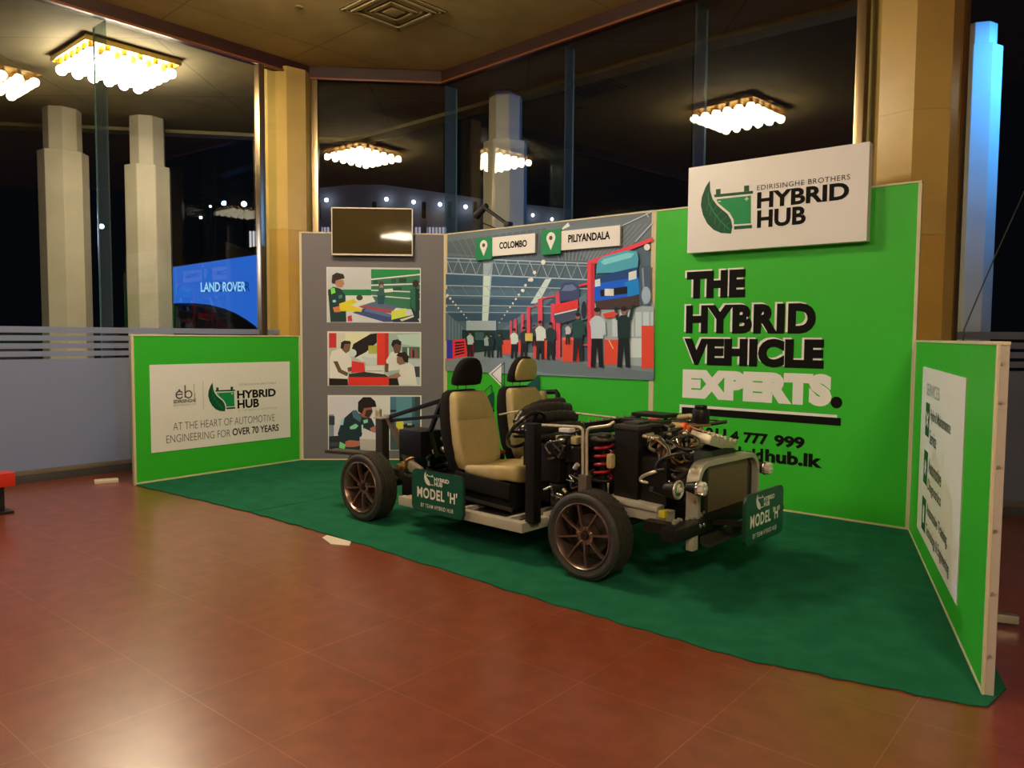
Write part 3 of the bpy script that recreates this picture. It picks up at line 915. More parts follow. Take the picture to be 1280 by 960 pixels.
for i in range(5):
    A_(([(92, 812 + i * 17), (145, 808 + i * 15), (145, 816 + i * 15), (92, 822 + i * 17)], (40, 26, 30)))
A_((rect(165, 815, 200, 895), (120, 30, 40)))
# lifts
for x0, x1, y0, y1 in ((405, 418, 690, 800), (430, 445, 680, 800), (470, 484, 650, 790), (503, 522, 615, 790), (566, 592, 566, 760), (640, 664, 592, 760), (668, 694, 530, 910)):
    A_((rect(x0, y0, x1, y1), (226, 62, 78)))
A_((line((568, 570), (660, 548), 8), (226, 62, 78))); A_((line((505, 620), (570, 602), 6), (210, 62, 80)))
A_(([(848, 352), (1222, 213), (1222, 236), (890, 366), (890, 960), (850, 960)], (226, 60, 70)))
A_((rect(868, 360, 890, 900), (180, 44, 52)))
A_((line((800, 490), (850, 478), 12), (220, 60, 66)))
for x0, y0, x1, y1 in ((360, 800, 416, 880), (455, 800, 480, 880), (540, 805, 568, 905), (585, 800, 618, 908), (705, 785, 812, 925), (945, 798, 1034, 942), (1158, 718, 1226, 962)):
    A_((rect(x0, y0, x1, y1), (240, 68, 46)))
A_((rect(705, 785, 812, 800), (250, 110, 80))); A_((rect(790, 800, 812, 925), (196, 46, 34)))
for i in range(5):
    A_((line((795, 815 + i * 20), (812, 812 + i * 20), 3), (90, 30, 26)))
A_((line((812, 830), (880, 826), 8), (226, 70, 60)))
# raised cars
A_(([(688, 520), (712, 475), (768, 468), (800, 500), (806, 570), (690, 582)], (58, 66, 96)))
A_(([(700, 520), (720, 488), (765, 482), (790, 508), (760, 520)], (98, 108, 140)))
A_(([(662, 600), (796, 568), (796, 622), (662, 650)], (218, 52, 48)))
A_(([(654, 650), (792, 620), (792, 680), (700, 706), (665, 700)], (66, 70, 88)))
A_((line((660, 655), (790, 625), 7), (200, 205, 205)))
A_(([(800, 560), (845, 530), (848, 680), (812, 690)], (92, 108, 120)))
A_((ell(830, 630, 16, 52), (36, 40, 46)))
A_(([(900, 420), (905, 355), (930, 328), (1080, 288), (1132, 296), (1142, 335), (1136, 385), (1085, 412)], (72, 146, 162)))
A_(([(925, 355), (945, 338), (1075, 303), (1118, 306), (1100, 330), (945, 372)], (116, 186, 190)))
A_(([(895, 440), (1085, 395), (1136, 385), (1140, 440), (890, 485)], (30, 62, 110)))
A_(([(888, 480), (1142, 440), (1146, 540), (1080, 556), (888, 580)], (22, 84, 206)))
A_(([(1060, 470), (1142, 452), (1146, 540), (1080, 552)], (20, 120, 206)))
A_(([(922, 515), (1078, 494), (1078, 536), (925, 552)], (18, 18, 26)))
A_((rect(948, 508, 1000, 548), (222, 222, 214)))
A_(([(893, 458), (922, 450), (924, 492), (893, 497)], (196, 204, 206))); A_(([(1085, 415), (1130, 402), (1130, 450), (1085, 462)], (200, 208, 210)))
A_(([(895, 580), (1140, 545), (1150, 605), (1090, 625), (900, 625)], (66, 50, 46)))
A_(([(1146, 380), (1212, 375), (1212, 605), (1146, 600)], (70, 82, 96)))
A_((line((1165, 390), (1175, 600), 10), (120, 134, 146))); A_((ell(1185, 545, 26, 50), (150, 160, 170)))
def figure(x, y, h, shirt, trouser, skin=(140, 96, 76), arm=0):
    s = h / 100.0
    A_(([(x - 9 * s, y + 50 * s), (x + 9 * s, y + 50 * s), (x + 10 * s, y + 100 * s), (x + 3 * s, y + 100 * s), (x, y + 62 * s), (x - 4 * s, y + 100 * s), (x - 11 * s, y + 100 * s)], trouser))
    A_(([(x - 11 * s, y + 20 * s), (x - 4 * s, y + 14 * s), (x + 4 * s, y + 14 * s), (x + 11 * s, y + 20 * s), (x + 10 * s, y + 52 * s), (x - 10 * s, y + 52 * s)], shirt))
    if arm:
        A_((line((x + 10 * s, y + 22 * s), (x + 16 * s, y - 4 * s), 5 * s), shirt)); A_((line((x - 10 * s, y + 22 * s), (x - 14 * s, y + 0 * s), 5 * s), shirt))
    else:
        A_((line((x + 11 * s, y + 22 * s), (x + 13 * s, y + 46 * s), 4.5 * s), shirt)); A_((line((x - 11 * s, y + 22 * s), (x - 6 * s, y + 46 * s), 4.5 * s), shirt))
    A_((ell(x, y + 7 * s, 5 * s, 7 * s, 10), skin)); A_((ell(x, y + 3.5 * s, 5.4 * s, 4.4 * s, 10), (32, 24, 24)))
for a in ((180, 750, 145, (170, 176, 172), (40, 30, 34)), (275, 765, 130, (140, 156, 150), (26, 36, 36)), (300, 765, 135, (26, 40, 40), (24, 32, 32)), (348, 760, 140, (26, 42, 42), (24, 34, 34)),
          (432, 735, 170, (196, 202, 198), (24, 24, 28)), (488, 725, 180, (40, 44, 48), (26, 26, 30)), (548, 715, 120, (54, 60, 60), (26, 30, 30)), (582, 690, 220, (200, 204, 200), (34, 30, 34)), (642, 700, 212, (34, 50, 48), (28, 30, 32)),
          (740, 705, 120, (184, 176, 170), (40, 40, 40)), (798, 645, 275, (34, 66, 62), (34, 36, 42)), (908, 615, 340, (178, 184, 184), (22, 20, 24))):
    figure(*a)
figure(1060, 610, 345, (24, 44, 42), (20, 28, 30), arm=1)
A_(([(940, 650), (1000, 638), (1028, 650), (1000, 672), (950, 675)], (232, 66, 48)))
A_((rect(497, 762, 540, 806), (196, 168, 80)))
A_((line((975, 800), (1000, 850), 5), (216, 190, 130)))
printed('mural', t_mural, W_CD, (550, 250), .21875, MU, 0.0045)
# arrows and triangles printed on the green foot of the mural
k8 = .171875
CH = [([(420, 215), (512, 138), (512, 308)], (226, 222, 214)),
      (line((440, 220), (535, 135), 5), (20, 40, 26)), (line((440, 218), (535, 312), 5), (20, 40, 26)), (line((534, 135), (534, 312), 5), (20, 40, 26)),
      ([(690, 305), (790, 222), (790, 378)], (14, 62, 50)), ([(376, 405), (456, 345), (456, 470)], (14, 62, 50)),
      (line((375, 358), (440, 296), 5), (16, 60, 34)), (line((440, 296), (440, 352), 5), (16, 60, 34)),
      ([(905, 425), (930, 402), (930, 442)], (214, 214, 200)), (line((918, 440), (958, 408), 4), (16, 60, 34)), (line((958, 408), (958, 462), 4), (16, 60, 34)), (line((918, 440), (958, 468), 4), (16, 60, 34))]
CH += [(ell(697, 160, 28, 26, 20), (30, 54, 52))] + [(line(a, b, 9), (216, 216, 206)) for a, b in zip(arc(697, 200, 24, -90, 90, 10, 36), arc(697, 200, 24, -90, 90, 10, 36)[1:])]
printed('arrow_print', t_mural, W_CD, (540, 430), k8, CH, 0.022)

# two location signs mounted proud of the mural
M_tile = mat('sign_green', (0.012, 0.26, 0.095), 0.45)
def location_sign(text, tile, plate, word, label):
    a, b = W_CD.uv(*tile[0], .05), W_CD.uv(*tile[1], .05)
    c, d = W_CD.uv(*plate[0], .04), W_CD.uv(*plate[1], .04)
    t = thing('location_sign', label, 'sign', tuple(W_CD.a), W_CD.rz, 'location signs on the mural')
    cx, cz = (a[0] + b[0]) / 2, (a[1] + b[1]) / 2
    m = MB().prism(rrect(a[0], b[1], b[0], a[1], .02), .025, .055, fn=lambda x, y, z: (x, -z, y))
    m.build('pin_tile', M_tile, t)
    MB().box(((c[0] + d[0]) / 2, -.03, (c[1] + d[1]) / 2), (d[0] - c[0], .03, c[1] - d[1]), bev=.002).build('name_plate', M_white, t, smooth=0)
    m = MB()
    s = (b[0] - a[0])
    put_poly(m, arc(cx, cz + .16 * s, .23 * s, -20, 200, 20) + [(cx, cz - .34 * s)], .0562)
    put_poly(m, ell(cx, cz + .16 * s, .09 * s, .09 * s), .0568, 1)
    m.build('pin_mark', [M_white, M_soft], t, smooth=0)
    m = MB()
    put_text(m, text, word[0], word[1], word[2], word[3], .0462, 0, .036)
    m.build('lettering', M_black, t, smooth=0)
    MB().box((cx, -.012, cz), (.06, .03, .06)).build('spacer', M_board, t, smooth=0)
q = lambda x, y: W_CD.uv(x, y, .04)
x0, y0 = q(624.5, 311.5); x1, y1 = q(659, 303.5)
location_sign('COLOMBO', ((595, 298), (615, 324)), ((615, 297), (669, 316)), (x0, y0 + .0, x1, y0 + .085), 'green pin tile with a white nameplate reading COLOMBO')
x0, y0 = q(710.5, 303.5); x1, y1 = q(763, 293)
location_sign('PILIYANDALA', ((677, 288), (701, 317)), ((701, 289), (775, 307)), (x0, y0, x1, y0 + .09), 'green pin tile with a white nameplate reading PILIYANDALA')

# ---- tall green panel with the big lettering
t_green = panel('partition_panel', W_DE, HT, 'tall green partition with large black and white lettering', [(0, W_DE.len, M_green)])
m = MB()
def big(s, u0, v0, u1, v1, bold=.075, sp=1.09):
    put_text(m, s, u0 - .022, v0 + .016, u1 - .022, v1 + .016, .0045, 1, bold, sp)
    put_text(m, s, u0, v0, u1, v1, .0058, 0, bold, sp)
big('THE', .40, 2.095, 1.04, 2.375)
big('HYBRID', .40, 1.735, 1.735, 2.025, .060, 1.12)
big('VEHICLE', .385, 1.405, 1.82, 1.685)
put_text(m, 'EXPERTS', .375, 1.055, 1.90, 1.36, .0045, 1, .085, 1.04)
put_poly(m, ell(1.945, 1.10, .052, .055, 24), .0058, 0)
put_poly(m, rect(.345, .895, 1.955, .985), .0045, 1)
put_poly(m, rect(.372, .885, 1.99, .958), .0058, 0)
put_text(m, '011', .645, .655, .875, .765, .0058, 0, .045)
put_text(m, '4', .915, .645, 1.01, .752, .0058, 0, .045)
put_text(m, '777', 1.06, .64, 1.31, .75, .0058, 0, .045)
put_text(m, '999', 1.37, .635, 1.665, .75, .0058, 0, .045)
put_text(m, 'www.hybrid', .46, .425, 1.265, .60, .0058, 0, .045)
put_text(m, 'hub.lk', 1.285, .47, 1.835, .60, .0058, 0, .045)
m.build('lettering', [M_black, M_white], t_green, smooth=0)

# projecting white sign with the logo
t = thing('logo_sign', 'large white sign board with leaf battery logo above the green panel', 'sign', tuple(W_DE.a), W_DE.rz)
OF = .115
s0, s1 = W_DE.uv(861, 210, OF), W_DE.uv(1083, 301, OF)
MB().box(((s0[0] + s1[0]) / 2, -OF / 2 - .004, (s0[1] + s1[1]) / 2), (s1[0] - s0[0], OF - .008, s0[1] - s1[1]), bev=.003).build('board', M_white, t)
m = MB()
put_logo(m, .596, 2.725, 1.0, OF + .002, (0, 1, 2, 3))
m.build('logo', [M_leaf, M_bat, M_white, M_black], t, smooth=0)

# ---- right low panel
t_right = panel('partition_panel', W_EF, HL, 'low green partition with an upright white poster seen edge on, right end', [(0, W_EF.len, M_green)])
m = MB()
m.box((1.625, -0.006, 0.83), (1.98, 0.006, 1.29))
m.build('poster', M_white, t_right, smooth=0)
m = MB()
put_text(m, 'SERVICES', .93, 1.27, 1.62, 1.36, .0105, 1, .0)
for z in (1.09, .73, .375):
    put_poly(m, rect(.93, z - .125, 1.15, z + .125), .0105, 2)
for a, b in (((.98, 1.04), (1.10, 1.14)), ((.98, 1.14), (1.10, 1.04)), ((1.0, .68), (1.08, .78)), ((1.0, .78), (1.08, .68)), ((.99, .73), (1.09, .73))):
    stroke(m, a, b, .028, .0112, 3)
put_poly(m, rect(1.0, .31, 1.08, .44), .0112, 3)
for s, u1, z in (('Hybrid Maintenance', 2.15, 1.11), ('Service', 1.55, .96), ('Automotive', 1.85, .75), ('Diagnostics', 1.87, .60), ('Automotive Training,', 2.2, .42), ('Technology & Engineering', 2.3, .27)):
    put_text(m, s, 1.20, z - .03, u1, z + .075, .0105, 0, .012)
m.build('lettering', [M_soft, M_fade, M_leaf, M_white], t_right, smooth=0)
for z in (.2, .5, .8, 1.1, 1.4, 1.58):
    MB().cyl((W_EF.len + .0, .02, z), (W_EF.len + .006, .02, z), .008, seg=8).build('screw', M_rail, t_right)
# foot bracket behind the right panel
MB().box((2.3, .20, .05), (.05, .32, .05)).build('foot_bracket', M_rail, t_right, bevel=.004)

# ---- arm lamp clipped to the top of the mural panel
t = thing('arm_lamp', 'black arm spotlight clipped on top of the mural panel', 'lamp', tuple(W_CD.a), W_CD.rz)
def wp(px, py, off):
    u, v = W_CD.uv(px, py, off); return (u, -off, v)
M_lampb = mat('lamp_black', (0.012, 0.012, 0.012), 0.45)
MB().box((W_CD.uv(634, 285)[0], .02, HT + .034), (.08, .09, .06), bev=.006).build('clamp', M_lampb, t)
e0 = (W_CD.uv(634, 285)[0], .02, HT + .03); e1 = wp(605, 259, -.25)
MB().tube([e0, e1], .024, seg=8).build('arm', M_lampb, t)
MB().cyl((e1[0] + .05, e1[1], e1[2] + .02), (e1[0] - .14, e1[1], e1[2] - .10), .035, r2=.06, seg=14).build('lamp_head', M_lampb, t)
MB().tube([e1, (e1[0] - .06, e1[1], e1[2] - .18), (e1[0] + .02, e1[1], e1[2] - .22), (e1[0] + .2, e1[1], HT + .05)], .008, seg=6).build('cable', M_lampb, t)

# ---- small things on the floor by the glass
p = at_z(133, 603)
MB_ = MB().box((0, 0, .018), (.24, .15, .034), bev=.006)
o = MB_.build('door_wedge', mat('cream_plastic', (0.60, 0.52, 0.38), 0.5)); o.location = (p.x, p.y, 0); o.rotation_euler = (0, 0, R(30))
tag(o, 'flat cream block lying on the floor by the glass', 'block')
p = at_z(2, 642)
t = thing('extinguisher_stand', 'red box on a black post at the picture edge by the frosted glass', 'stand', (p.x - .04, p.y, 0), R(50))
M_red = mat('red_paint', (0.62, 0.035, 0.02), 0.35)
MB().box((0, 0, .32), (.26, .2, .13), bev=.02).build('box', M_red, t)
MB().box((0, 0, .13), (.10, .10, .26), bev=.01).build('post', M_lampb, t)
MB().box((0, 0, .012), (.22, .2, .024), bev=.006).build('base', M_lampb, t)
# thin cable hanging before the glass at the right
a, b = at_y(1292, 214, 6.9), at_y(1205, 412, 6.9)
c = b + (b - a) * .1
mid = (a + b) / 2 + Vector((-.03, 0, -.05))
m = MB().tube([a + (a - b) * 1.6, a, mid, b, Vector((b.x - .05, b.y - .02, .3)), Vector((b.x - .02, b.y - .05, .02))], .006, seg=6)
tag(m.build('cable', M_lampb), 'thin black cable running slantwise down the glass at the right', 'cable')

# ================================================================== OUTSIDE
# blue lit display wall
t = thing('display_wall', 'large glowing blue display wall outside the glass left of the column', 'display', (0, 0, 0))
Yd = 24.0
M_blue = emit_mat('blue_display', (0.022, 0.13, 0.62), 1.0)
pp = lambda u, v, y: at_y(u, v, y)
tl, tr, br, bl = pp(205, 336, Yd), pp(338, 316, Yd), pp(338, 440, Yd), pp(205, 440, Yd)
m = MB(); m.add([tuple(x) for x in (tl, tr, br, bl)] + [(x.x, x.y + .3, x.z) for x in (tl, tr, br, bl)], [(0, 1, 2, 3), (7, 6, 5, 4), (0, 4, 5, 1), (1, 5, 6, 2), (2, 6, 7, 3), (3, 7, 4, 0)])
m.build('screen', M_blue, t, smooth=0)
MB().bar((tl.x, tl.y - .05, tl.z + .12), (tr.x, tr.y - .05, tr.z + .12), .2, .24).build('top_frame', mat('frame_dark', (0.01, 0.01, 0.015), 0.6), t)
m = MB()
f0, f1 = pp(251, 365, Yd - .06), pp(307, 352, Yd - .06)
sh = (f1.z - f0.z - .35) / (f1.x - f0.x)
vs_, fs = text_mesh('LAND ROVER', .02, 1.0)
h = .30
m.add([(f0.x + .12 + (f1.x - f0.x) * x, Yd - .04, f0.z + h * y + (f1.z - h - f0.z) * x) for x, y, l_ in vs_], fs, 1)
m.add([(f0.x + (f1.x - f0.x) * x, Yd - .06, f0.z + h * y + (f1.z - h - f0.z) * x) for x, y, l_ in vs_], fs, 0)
m.build('lettering', [emit_mat('lit_letters', (0.35, 0.75, 1.0), 1.0), emit_mat('letter_shadow', (0.01, 0.04, 0.22), 1.0)], t, smooth=0)
# dark car bonnet silhouette in front of the display
cpts = [(200, 380), (219, 380), (240, 382), (260, 387), (275, 393), (288, 402), (296, 412), (300, 425), (300, 520), (200, 520)]
Yc = 22.0
pts = [pp(u, v, Yc) for u, v in cpts]
m = MB().loft([[(p.x, Yc, max(p.z, -.1)) for p in pts], [(p.x * .97 + .02, Yc + .5, max(p.z, -.1) + .05) for p in pts], [(p.x * .97, Yc + 1.4, max(p.z - .1, -.1)) for p in pts]])
tag(m.build('parked_car', mat('dark_car_paint', (0.004, 0.005, 0.003), 0.8, 0, 0.1)), 'dark rounded car outline in front of the blue display', 'car')

# far hall with a row of white lamps
t = thing('hall_building', 'long grey hall far outside with white lamps along its front', 'building', (0, 0, 0))
Yb = 44.0
q1 = [pp(u, v, Yb) for u, v in ((385, 236), (440, 231), (480, 231), (560, 242), (612, 250), (715, 262), (715, 300), (385, 300))]
MB().prism([(p.x, p.z) for p in q1], Yb, Yb + 8, fn=lambda x, y, z: (x, z, y)).build('facade', noise_mat('hall_concrete', (0.30, 0.31, 0.36), (0.36, 0.37, 0.42), .3, 0.8), t, smooth=0)
M_led = emit_mat('white_lamp', (0.75, 0.85, 1.0), 9.0)
for u, v in ((408, 250), (483, 249), (517, 252.5), (550, 255.5), (582, 258.5), (666, 269), (690, 274)):
    p = pp(u, v, Yb - .4)
    MB().sphere(tuple(p), .11 if u < 600 else .09, seg=10, rings=6).build('lamp', M_led, t)
M_col = mat('hall_pillar', (0.30, 0.32, 0.42), 0.7)
for u in (398, 468, 530, 562, 594):
    p = pp(u, 273, Yb - .6)
    MB().box((p.x, p.y, p.z / 2 - .1), (.32, .32, p.z)).build('pillar', M_col, t, smooth=0)
    MB().box((p.x, p.y, p.z + .45), (.22, .2, .9)).build('pillar_head', mat('frame_dark', (0.01, 0.01, 0.015)), t, smooth=0)
M_lit = emit_mat('lit_louvre', (0.62, 0.58, 0.72), 0.55)
for i, (u0, u1) in enumerate(((401, 413), (519, 557), (556, 562))):
    n = max(2, int((u1 - u0) / 4))
    for k in range(n):
        a, b = pp(u0 + (u1 - u0) * k / n, 284, Yb - .5), pp(u0 + (u1 - u0) * (k + .62) / n, 305, Yb - .5)
        MB().box(((a.x + b.x) / 2, Yb - .5, (a.z + b.z) / 2), (b.x - a.x, .08, a.z - b.z)).build('lit_louvre', M_lit, t, smooth=0)
# lit window strips left of the marble column and scattered small lights
t = thing('lit_annex', 'bright white louvred window of a building beyond the blue display', 'building', (0, 0, 0))
a, b = pp(310, 288, 38), pp(327, 330, 38)
MB().box(((a.x + b.x) / 2, 38.4, (a.z + .3) / 2 - .07), (b.x - a.x + .4, .6, a.z + .3 + .14)).build('wall', mat('frame_dark', (0.01, 0.01, 0.015)), t, smooth=0)
for k in range(4):
    u = 312 + k * 4
    p0, p1 = pp(u, 289, 38), pp(u + 2.4, 324, 38)
    MB().box(((p0.x + p1.x) / 2, 38, (p0.z + p1.z) / 2), (p1.x - p0.x, .1, p0.z - p1.z)).build('lit_louvre', emit_mat('annex_light', (0.8, 0.75, 0.78), 0.8) if k == 0 else bpy.data.materials['annex_light'], t, smooth=0)
for u, v, r_, lab in ((305, 255, .10, 'bright white lamp in the dark above the blue display'), (251, 272, .05, 'tiny white lamp in the dark left of the bright one'),
                      (263, 258, .04, 'tiny dim lamp above the tiny white one in the dark'), (127, 283, .10, 'small warm white lamp low in the dark beside the glass fin')):
    p = pp(u, v, 30)
    t = thing('outdoor_lamp', lab, 'lamp', (p.x, p.y, -.14))
    MB().sphere((0, 0, p.z + .14), r_, seg=10, rings=6).build('bulb', M_led, t)
    MB().cyl((0, 0.02, 0), (0, 0.02, p.z + .1), .04, seg=8).build('post', bpy.data.materials['frame_dark'], t)

# ================================================================== THE OPEN CAR CHASSIS
CAR = thing('car_chassis', 'bare rolling car chassis with two beige seats and exposed engine on green carpet', 'car', (-1.375, 6.869, 0.0135), R(-41.884))
WB, YC, TW, RT = 2.489, 0.83, 0.21, 0.305
M_rub = noise_mat('tyre_rubber', (0.028, 0.024, 0.018), (0.040, 0.034, 0.026), 20, 0.6, spec=0.4)
M_rim = mat('bronze_rim', (0.32, 0.215, 0.17), 0.30, 0.88)
M_rimd = mat('rim_barrel_dark', (0.035, 0.022, 0.016), 0.45, 0.6)
M_hub = mat('rim_cap', (0.05, 0.03, 0.025), 0.3, 0.7)
M_stl = mat('chassis_grey_paint', (0.46, 0.42, 0.33), 0.42, 0.15)
M_drk = mat('dark_steel', (0.060, 0.052, 0.042), 0.45, 0.5)
M_blk = mat('black_plastic', (0.006, 0.005, 0.004), 0.45, 0, 0.3)
M_gls = mat('black_gloss', (0.012, 0.011, 0.010), 0.22, 0, 0.6)
M_alu = noise_mat('cast_aluminium', (0.52, 0.46, 0.34), (0.66, 0.60, 0.46), 30, 0.38, 0.7)
M_chr = mat('bright_metal', (0.75, 0.70, 0.60), 0.18, 1.0)
M_tan = mat('tan_plastic', (0.50, 0.38, 0.18), 0.5)
M_fab = noise_mat('beige_leather', (0.45, 0.345, 0.145), (0.50, 0.385, 0.165), 14, 0.48, bump=0.12, bscale=220)
M_sblk = noise_mat('black_fabric', (0.009, 0.008, 0.007), (0.014, 0.012, 0.010), 60, 0.85, spec=0.12)
M_hose = mat('rubber_hose', (0.022, 0.019, 0.016), 0.38)
M_red2 = mat('spring_red', (0.36, 0.008, 0.022), 0.32)
M_org = mat('orange_connector', (0.85, 0.14, 0.02), 0.4)
M_cop = mat('coppery_metal', (0.42, 0.24, 0.11), 0.4, 0.7)

# ---- wheels
def wheel(x, yo, side):
    """yo: outer face; side -1 = outer face towards -y"""
    ax = lambda d: yo - side * d      # d metres inward from the outer face
    w = MB()
    def lathe(m, prof, mi=0, seg=56, closed=False):
        rings = [[(x + r * math.cos(2 * math.pi * k / seg), ax(d), RT + r * math.sin(2 * math.pi * k / seg)) for k in range(seg)] for d, r in prof]
        m.loft(rings, mi, cap=not closed)
    rim = MB()
    prof = [(.014, .236), (.006, .232), (.004, .226), (.012, .220), (.030, .214), (.045, .206), (.16, .200), (.20, .215), (.205, .232), (.205, .240), (.19, .243), (.02, .243), (.014, .236)]
    lathe(rim, prof, 0, closed=True)
    # hub dish
    lathe(rim, [(.085, .0), (.082, .030), (.050, .034), (.046, .050), (.052, .066), (.085, .072), (.12, .075)], 0, 32, closed=True)
    R_ = rim.build('wheel', M_rim, CAR)
    tyre = MB()
    pr = [(.012, .238), (.006, .252), (.0, .270), (.004, .285), (.016, .297), (.030, .303)]
    for k in range(1, 10):
        d0 = .030 + (TW - .06) * k / 10
        r_ = RT - .0006 * abs(k - 5)
        if k % 2 == 0 and 1 < k < 9:
            pr += [(d0 - .005, r_), (d0 - .004, r_ - .008), (d0 + .004, r_ - .008), (d0 + .005, r_)]
        else:
            pr += [(d0, r_)]
    pr += [(TW - .03, .303), (TW - .016, .297), (TW - .004, .285), (TW, .270), (TW - .006, .252), (TW - .012, .238), (.012, .238)]
    lathe(tyre, pr, 0, 72, closed=True)
    # lateral tread sipes as raised shoulder blocks
    for k in range(60):
        a = 2 * math.pi * k / 60
        for d0, d1 in ((.020, .048), (TW - .048, TW - .020)):
            c = Vector((x + (RT - .0035) * math.cos(a), ax((d0 + d1) / 2), RT + (RT - .0035) * math.sin(a)))
            tyre.box(c, (.010, d1 - d0, .024), 0, Matrix.Rotation(-a, 3, 'Y'))
    tyre.build('tyre', M_rub, R_, smooth=30)
    br = MB()
    lathe(br, [(.13, .14), (.15, .14)], 0, 36)
    br.build('brake_disc', M_drk, R_)
    for k in range(8):
        a = R(10 + 45 * k)
        s = MB()
        for da in (-.0,):
            n = 6
            rings = []
            for i in range(n + 1):
                t_ = i / n
                r_ = .050 + .170 * t_
                wd = .019 - .006 * math.sin(math.pi * t_) + .004 * t_
                dd = .044 - .028 * math.sin(math.pi * t_ * .9) * .4 - .014 * t_
                er, et = Vector((math.cos(a), 0, math.sin(a))), Vector((-math.sin(a), 0, math.cos(a)))
                c = Vector((x, ax(dd), RT)) + er * r_
                up = Vector((0, side, 0))
                rings.append([c + et * wd * .5, c + et * wd * .35 + up * .010, c - et * wd * .35 + up * .010, c - et * wd * .5, c - et * wd * .3 - up * .022, c + et * wd * .3 - up * .022])
            s.loft(rings)
        s.build('spoke', M_rim, R_)
    for k in range(5):
        a = R(90 + 72 * k)
        MB().cyl((x + .058 * math.cos(a), ax(.050), RT + .058 * math.sin(a)), (x + .058 * math.cos(a), ax(.034), RT + .058 * math.sin(a)), .010, seg=6).build('wheel_nut', M_chr, R_)
    MB().cyl((x, ax(.055), RT), (x, ax(.034), RT), .030, seg=20, bev=.005).build('hub_cap', M_hub, R_)
    bk = MB()
    lathe(bk, [(.165, .0), (.165, .2), (.17, .2), (.17, .0)], 0, 30, closed=True)
    bk.build('back_plate', M_blk, R_)
    return R_
for x in (0.0, WB):
    wheel(x, 0.0, -1)
    wheel(x, 2 * YC, 1)

# ---- floor frame
m = MB()
m.bar((.55, .035, .270), (1.955, .035, .270), .07, .075, 0, .006)
m.bar((.55, 2 * YC - .035, .270), (1.955, 2 * YC - .035, .270), .07, .075, 0, .006)
for x in (.62, 1.75, 1.92):
    m.bar((x, .07, .270), (x, 2 * YC - .07, .270), .07 if x != 1.75 else .04, .074, 0, .006)
m.bar((1.25, .07, .27), (1.25, 2 * YC - .07, .27), .04, .07, 0, .005)
m.build('floor_frame', M_stl, CAR)
MB().box((1.28, YC, .262), (1.3, 1.5, .02)).build('floor_plate', M_drk, CAR)
MB().box((1.27, YC, .36), (1.5, .30, .22), bev=.05).build('centre_tunnel', M_blk, CAR)
MB().box((.62, YC, .34), (.5, 1.3, .22), bev=.04).build('battery_case', M_blk, CAR)
for y in (.33, 2 * YC - .33):
    m = MB()
    m.bar((2.35, y, .47), (3.0, y, .47), .10, .08, 0, .008)
    m.bar((2.50, y - .0, .535), (2.93, y, .52), .15, .035, 0, .01)
    m.bar((1.92, y, .30), (2.38, y, .47), .08, .07, 0, .008)
    m.build('front_rail', M_stl, CAR)
    m = MB()
    m.bar((.6, y, .30), (.2, y, .42), .08, .07, 0, .008); m.bar((.22, y, .42), (-.55, y, .47), .08, .07, 0, .008)
    m.build('rear_rail', M_drk, CAR)
# front beam with its bolts, stubs and lower blade
m = MB(); m.bar((3.16, .02, .43), (3.16, 1.62, .43), .12, .085, 0, .012)
m.bar((2.9, .18, .43), (3.12, .18, .43), .09, .07); m.bar((2.9, 1.48, .43), (3.12, 1.48, .43), .09, .07)
m.build('front_beam', M_blk, CAR)
for y in (.315, .365):
    MB().cyl((3.222, y, .447), (3.232, y, .447), .017, seg=14, bev=.003).build('bolt', M_chr, CAR)
for y in (.27, 1.39):
    MB().box((3.19, y, .352), (.05, .07, .115), bev=.004).build('stub_leg', M_stl, CAR)
m = MB(); m.bar((3.24, .36, .315), (3.24, 1.30, .315), .06, .022, 0, .005); m.bar((3.22, .34, .35), (3.22, 1.32, .35), .02, .05)
m.build('lower_blade', M_drk, CAR)
for y in (.5, 1.16):
    MB().bar((3.2, y, .44), (3.41, y + .04, .46), .03, .03).build('board_bracket', M_blk, CAR)
# small fittings lying on the beam
for k in range(9):
    MB().box((3.13 + random.uniform(-.03, .04), .16 + .05 * k, .482), (random.uniform(.02, .05), random.uniform(.015, .04), .018), bev=.003).build('metal_clip', M_alu, CAR)
MB().box((2.98, .26, .50), (.05, .05, .05), bev=.008).build('yellow_connector', mat('yellow_plastic', (.55, .45, .03), .4), CAR)

# ---- name boards
M_nb = mat('name_board_green', (0.003, 0.085, 0.044), 0.38, 0, 0.3)
M_nbr = mat('name_board_rim', (0.004, 0.035, 0.020), 0.4)
def name_board(fn, w, h, lab):
    m = MB().prism(rrect(-w / 2, -h / 2, w / 2, h / 2, .055, 6), -.012, .008, fn=fn)
    b = m.build('name_board', M_nbr, CAR, label=lab)
    MB().prism(rrect(-w / 2 + .01, -h / 2 + .01, w / 2 - .01, h / 2 - .01, .047, 6), .006, .0095, fn=fn).build('board_face', M_nb, b, smooth=0)
    m = MB()
    put_text(m, "MODEL 'H'", -.235, -.055, .235, .035, .0105, 0, .030, 1.12, fn)
    put_text(m, 'BY TEAM HYBRID HUB', -.19, -.130, .19, -.098, .0105, 0, .005, 1.15, fn)
    put_logo(m, -.15, .055, .205, .0105, (0, 1, 1, 0), fn, small=False, mono=True)
    m.build('lettering', [mat('letter_white', (.80, .77, .68), .5), M_nb], b, smooth=0)
name_board(lambda u, v, o: (1.105 + u, -.055 - o, .415 + v - u * .0), .61, .345, 'green plate on the near side reading MODEL H')
name_board(lambda u, v, o: (3.425 + o, .835 + u, .468 + v), .61, .345, 'green plate on the nose reading MODEL H')
for x in (.95, 1.3):
    MB().bar((x, -.045, .33), (x, .05, .30), .03, .03).build('board_bracket', M_blk, CAR)

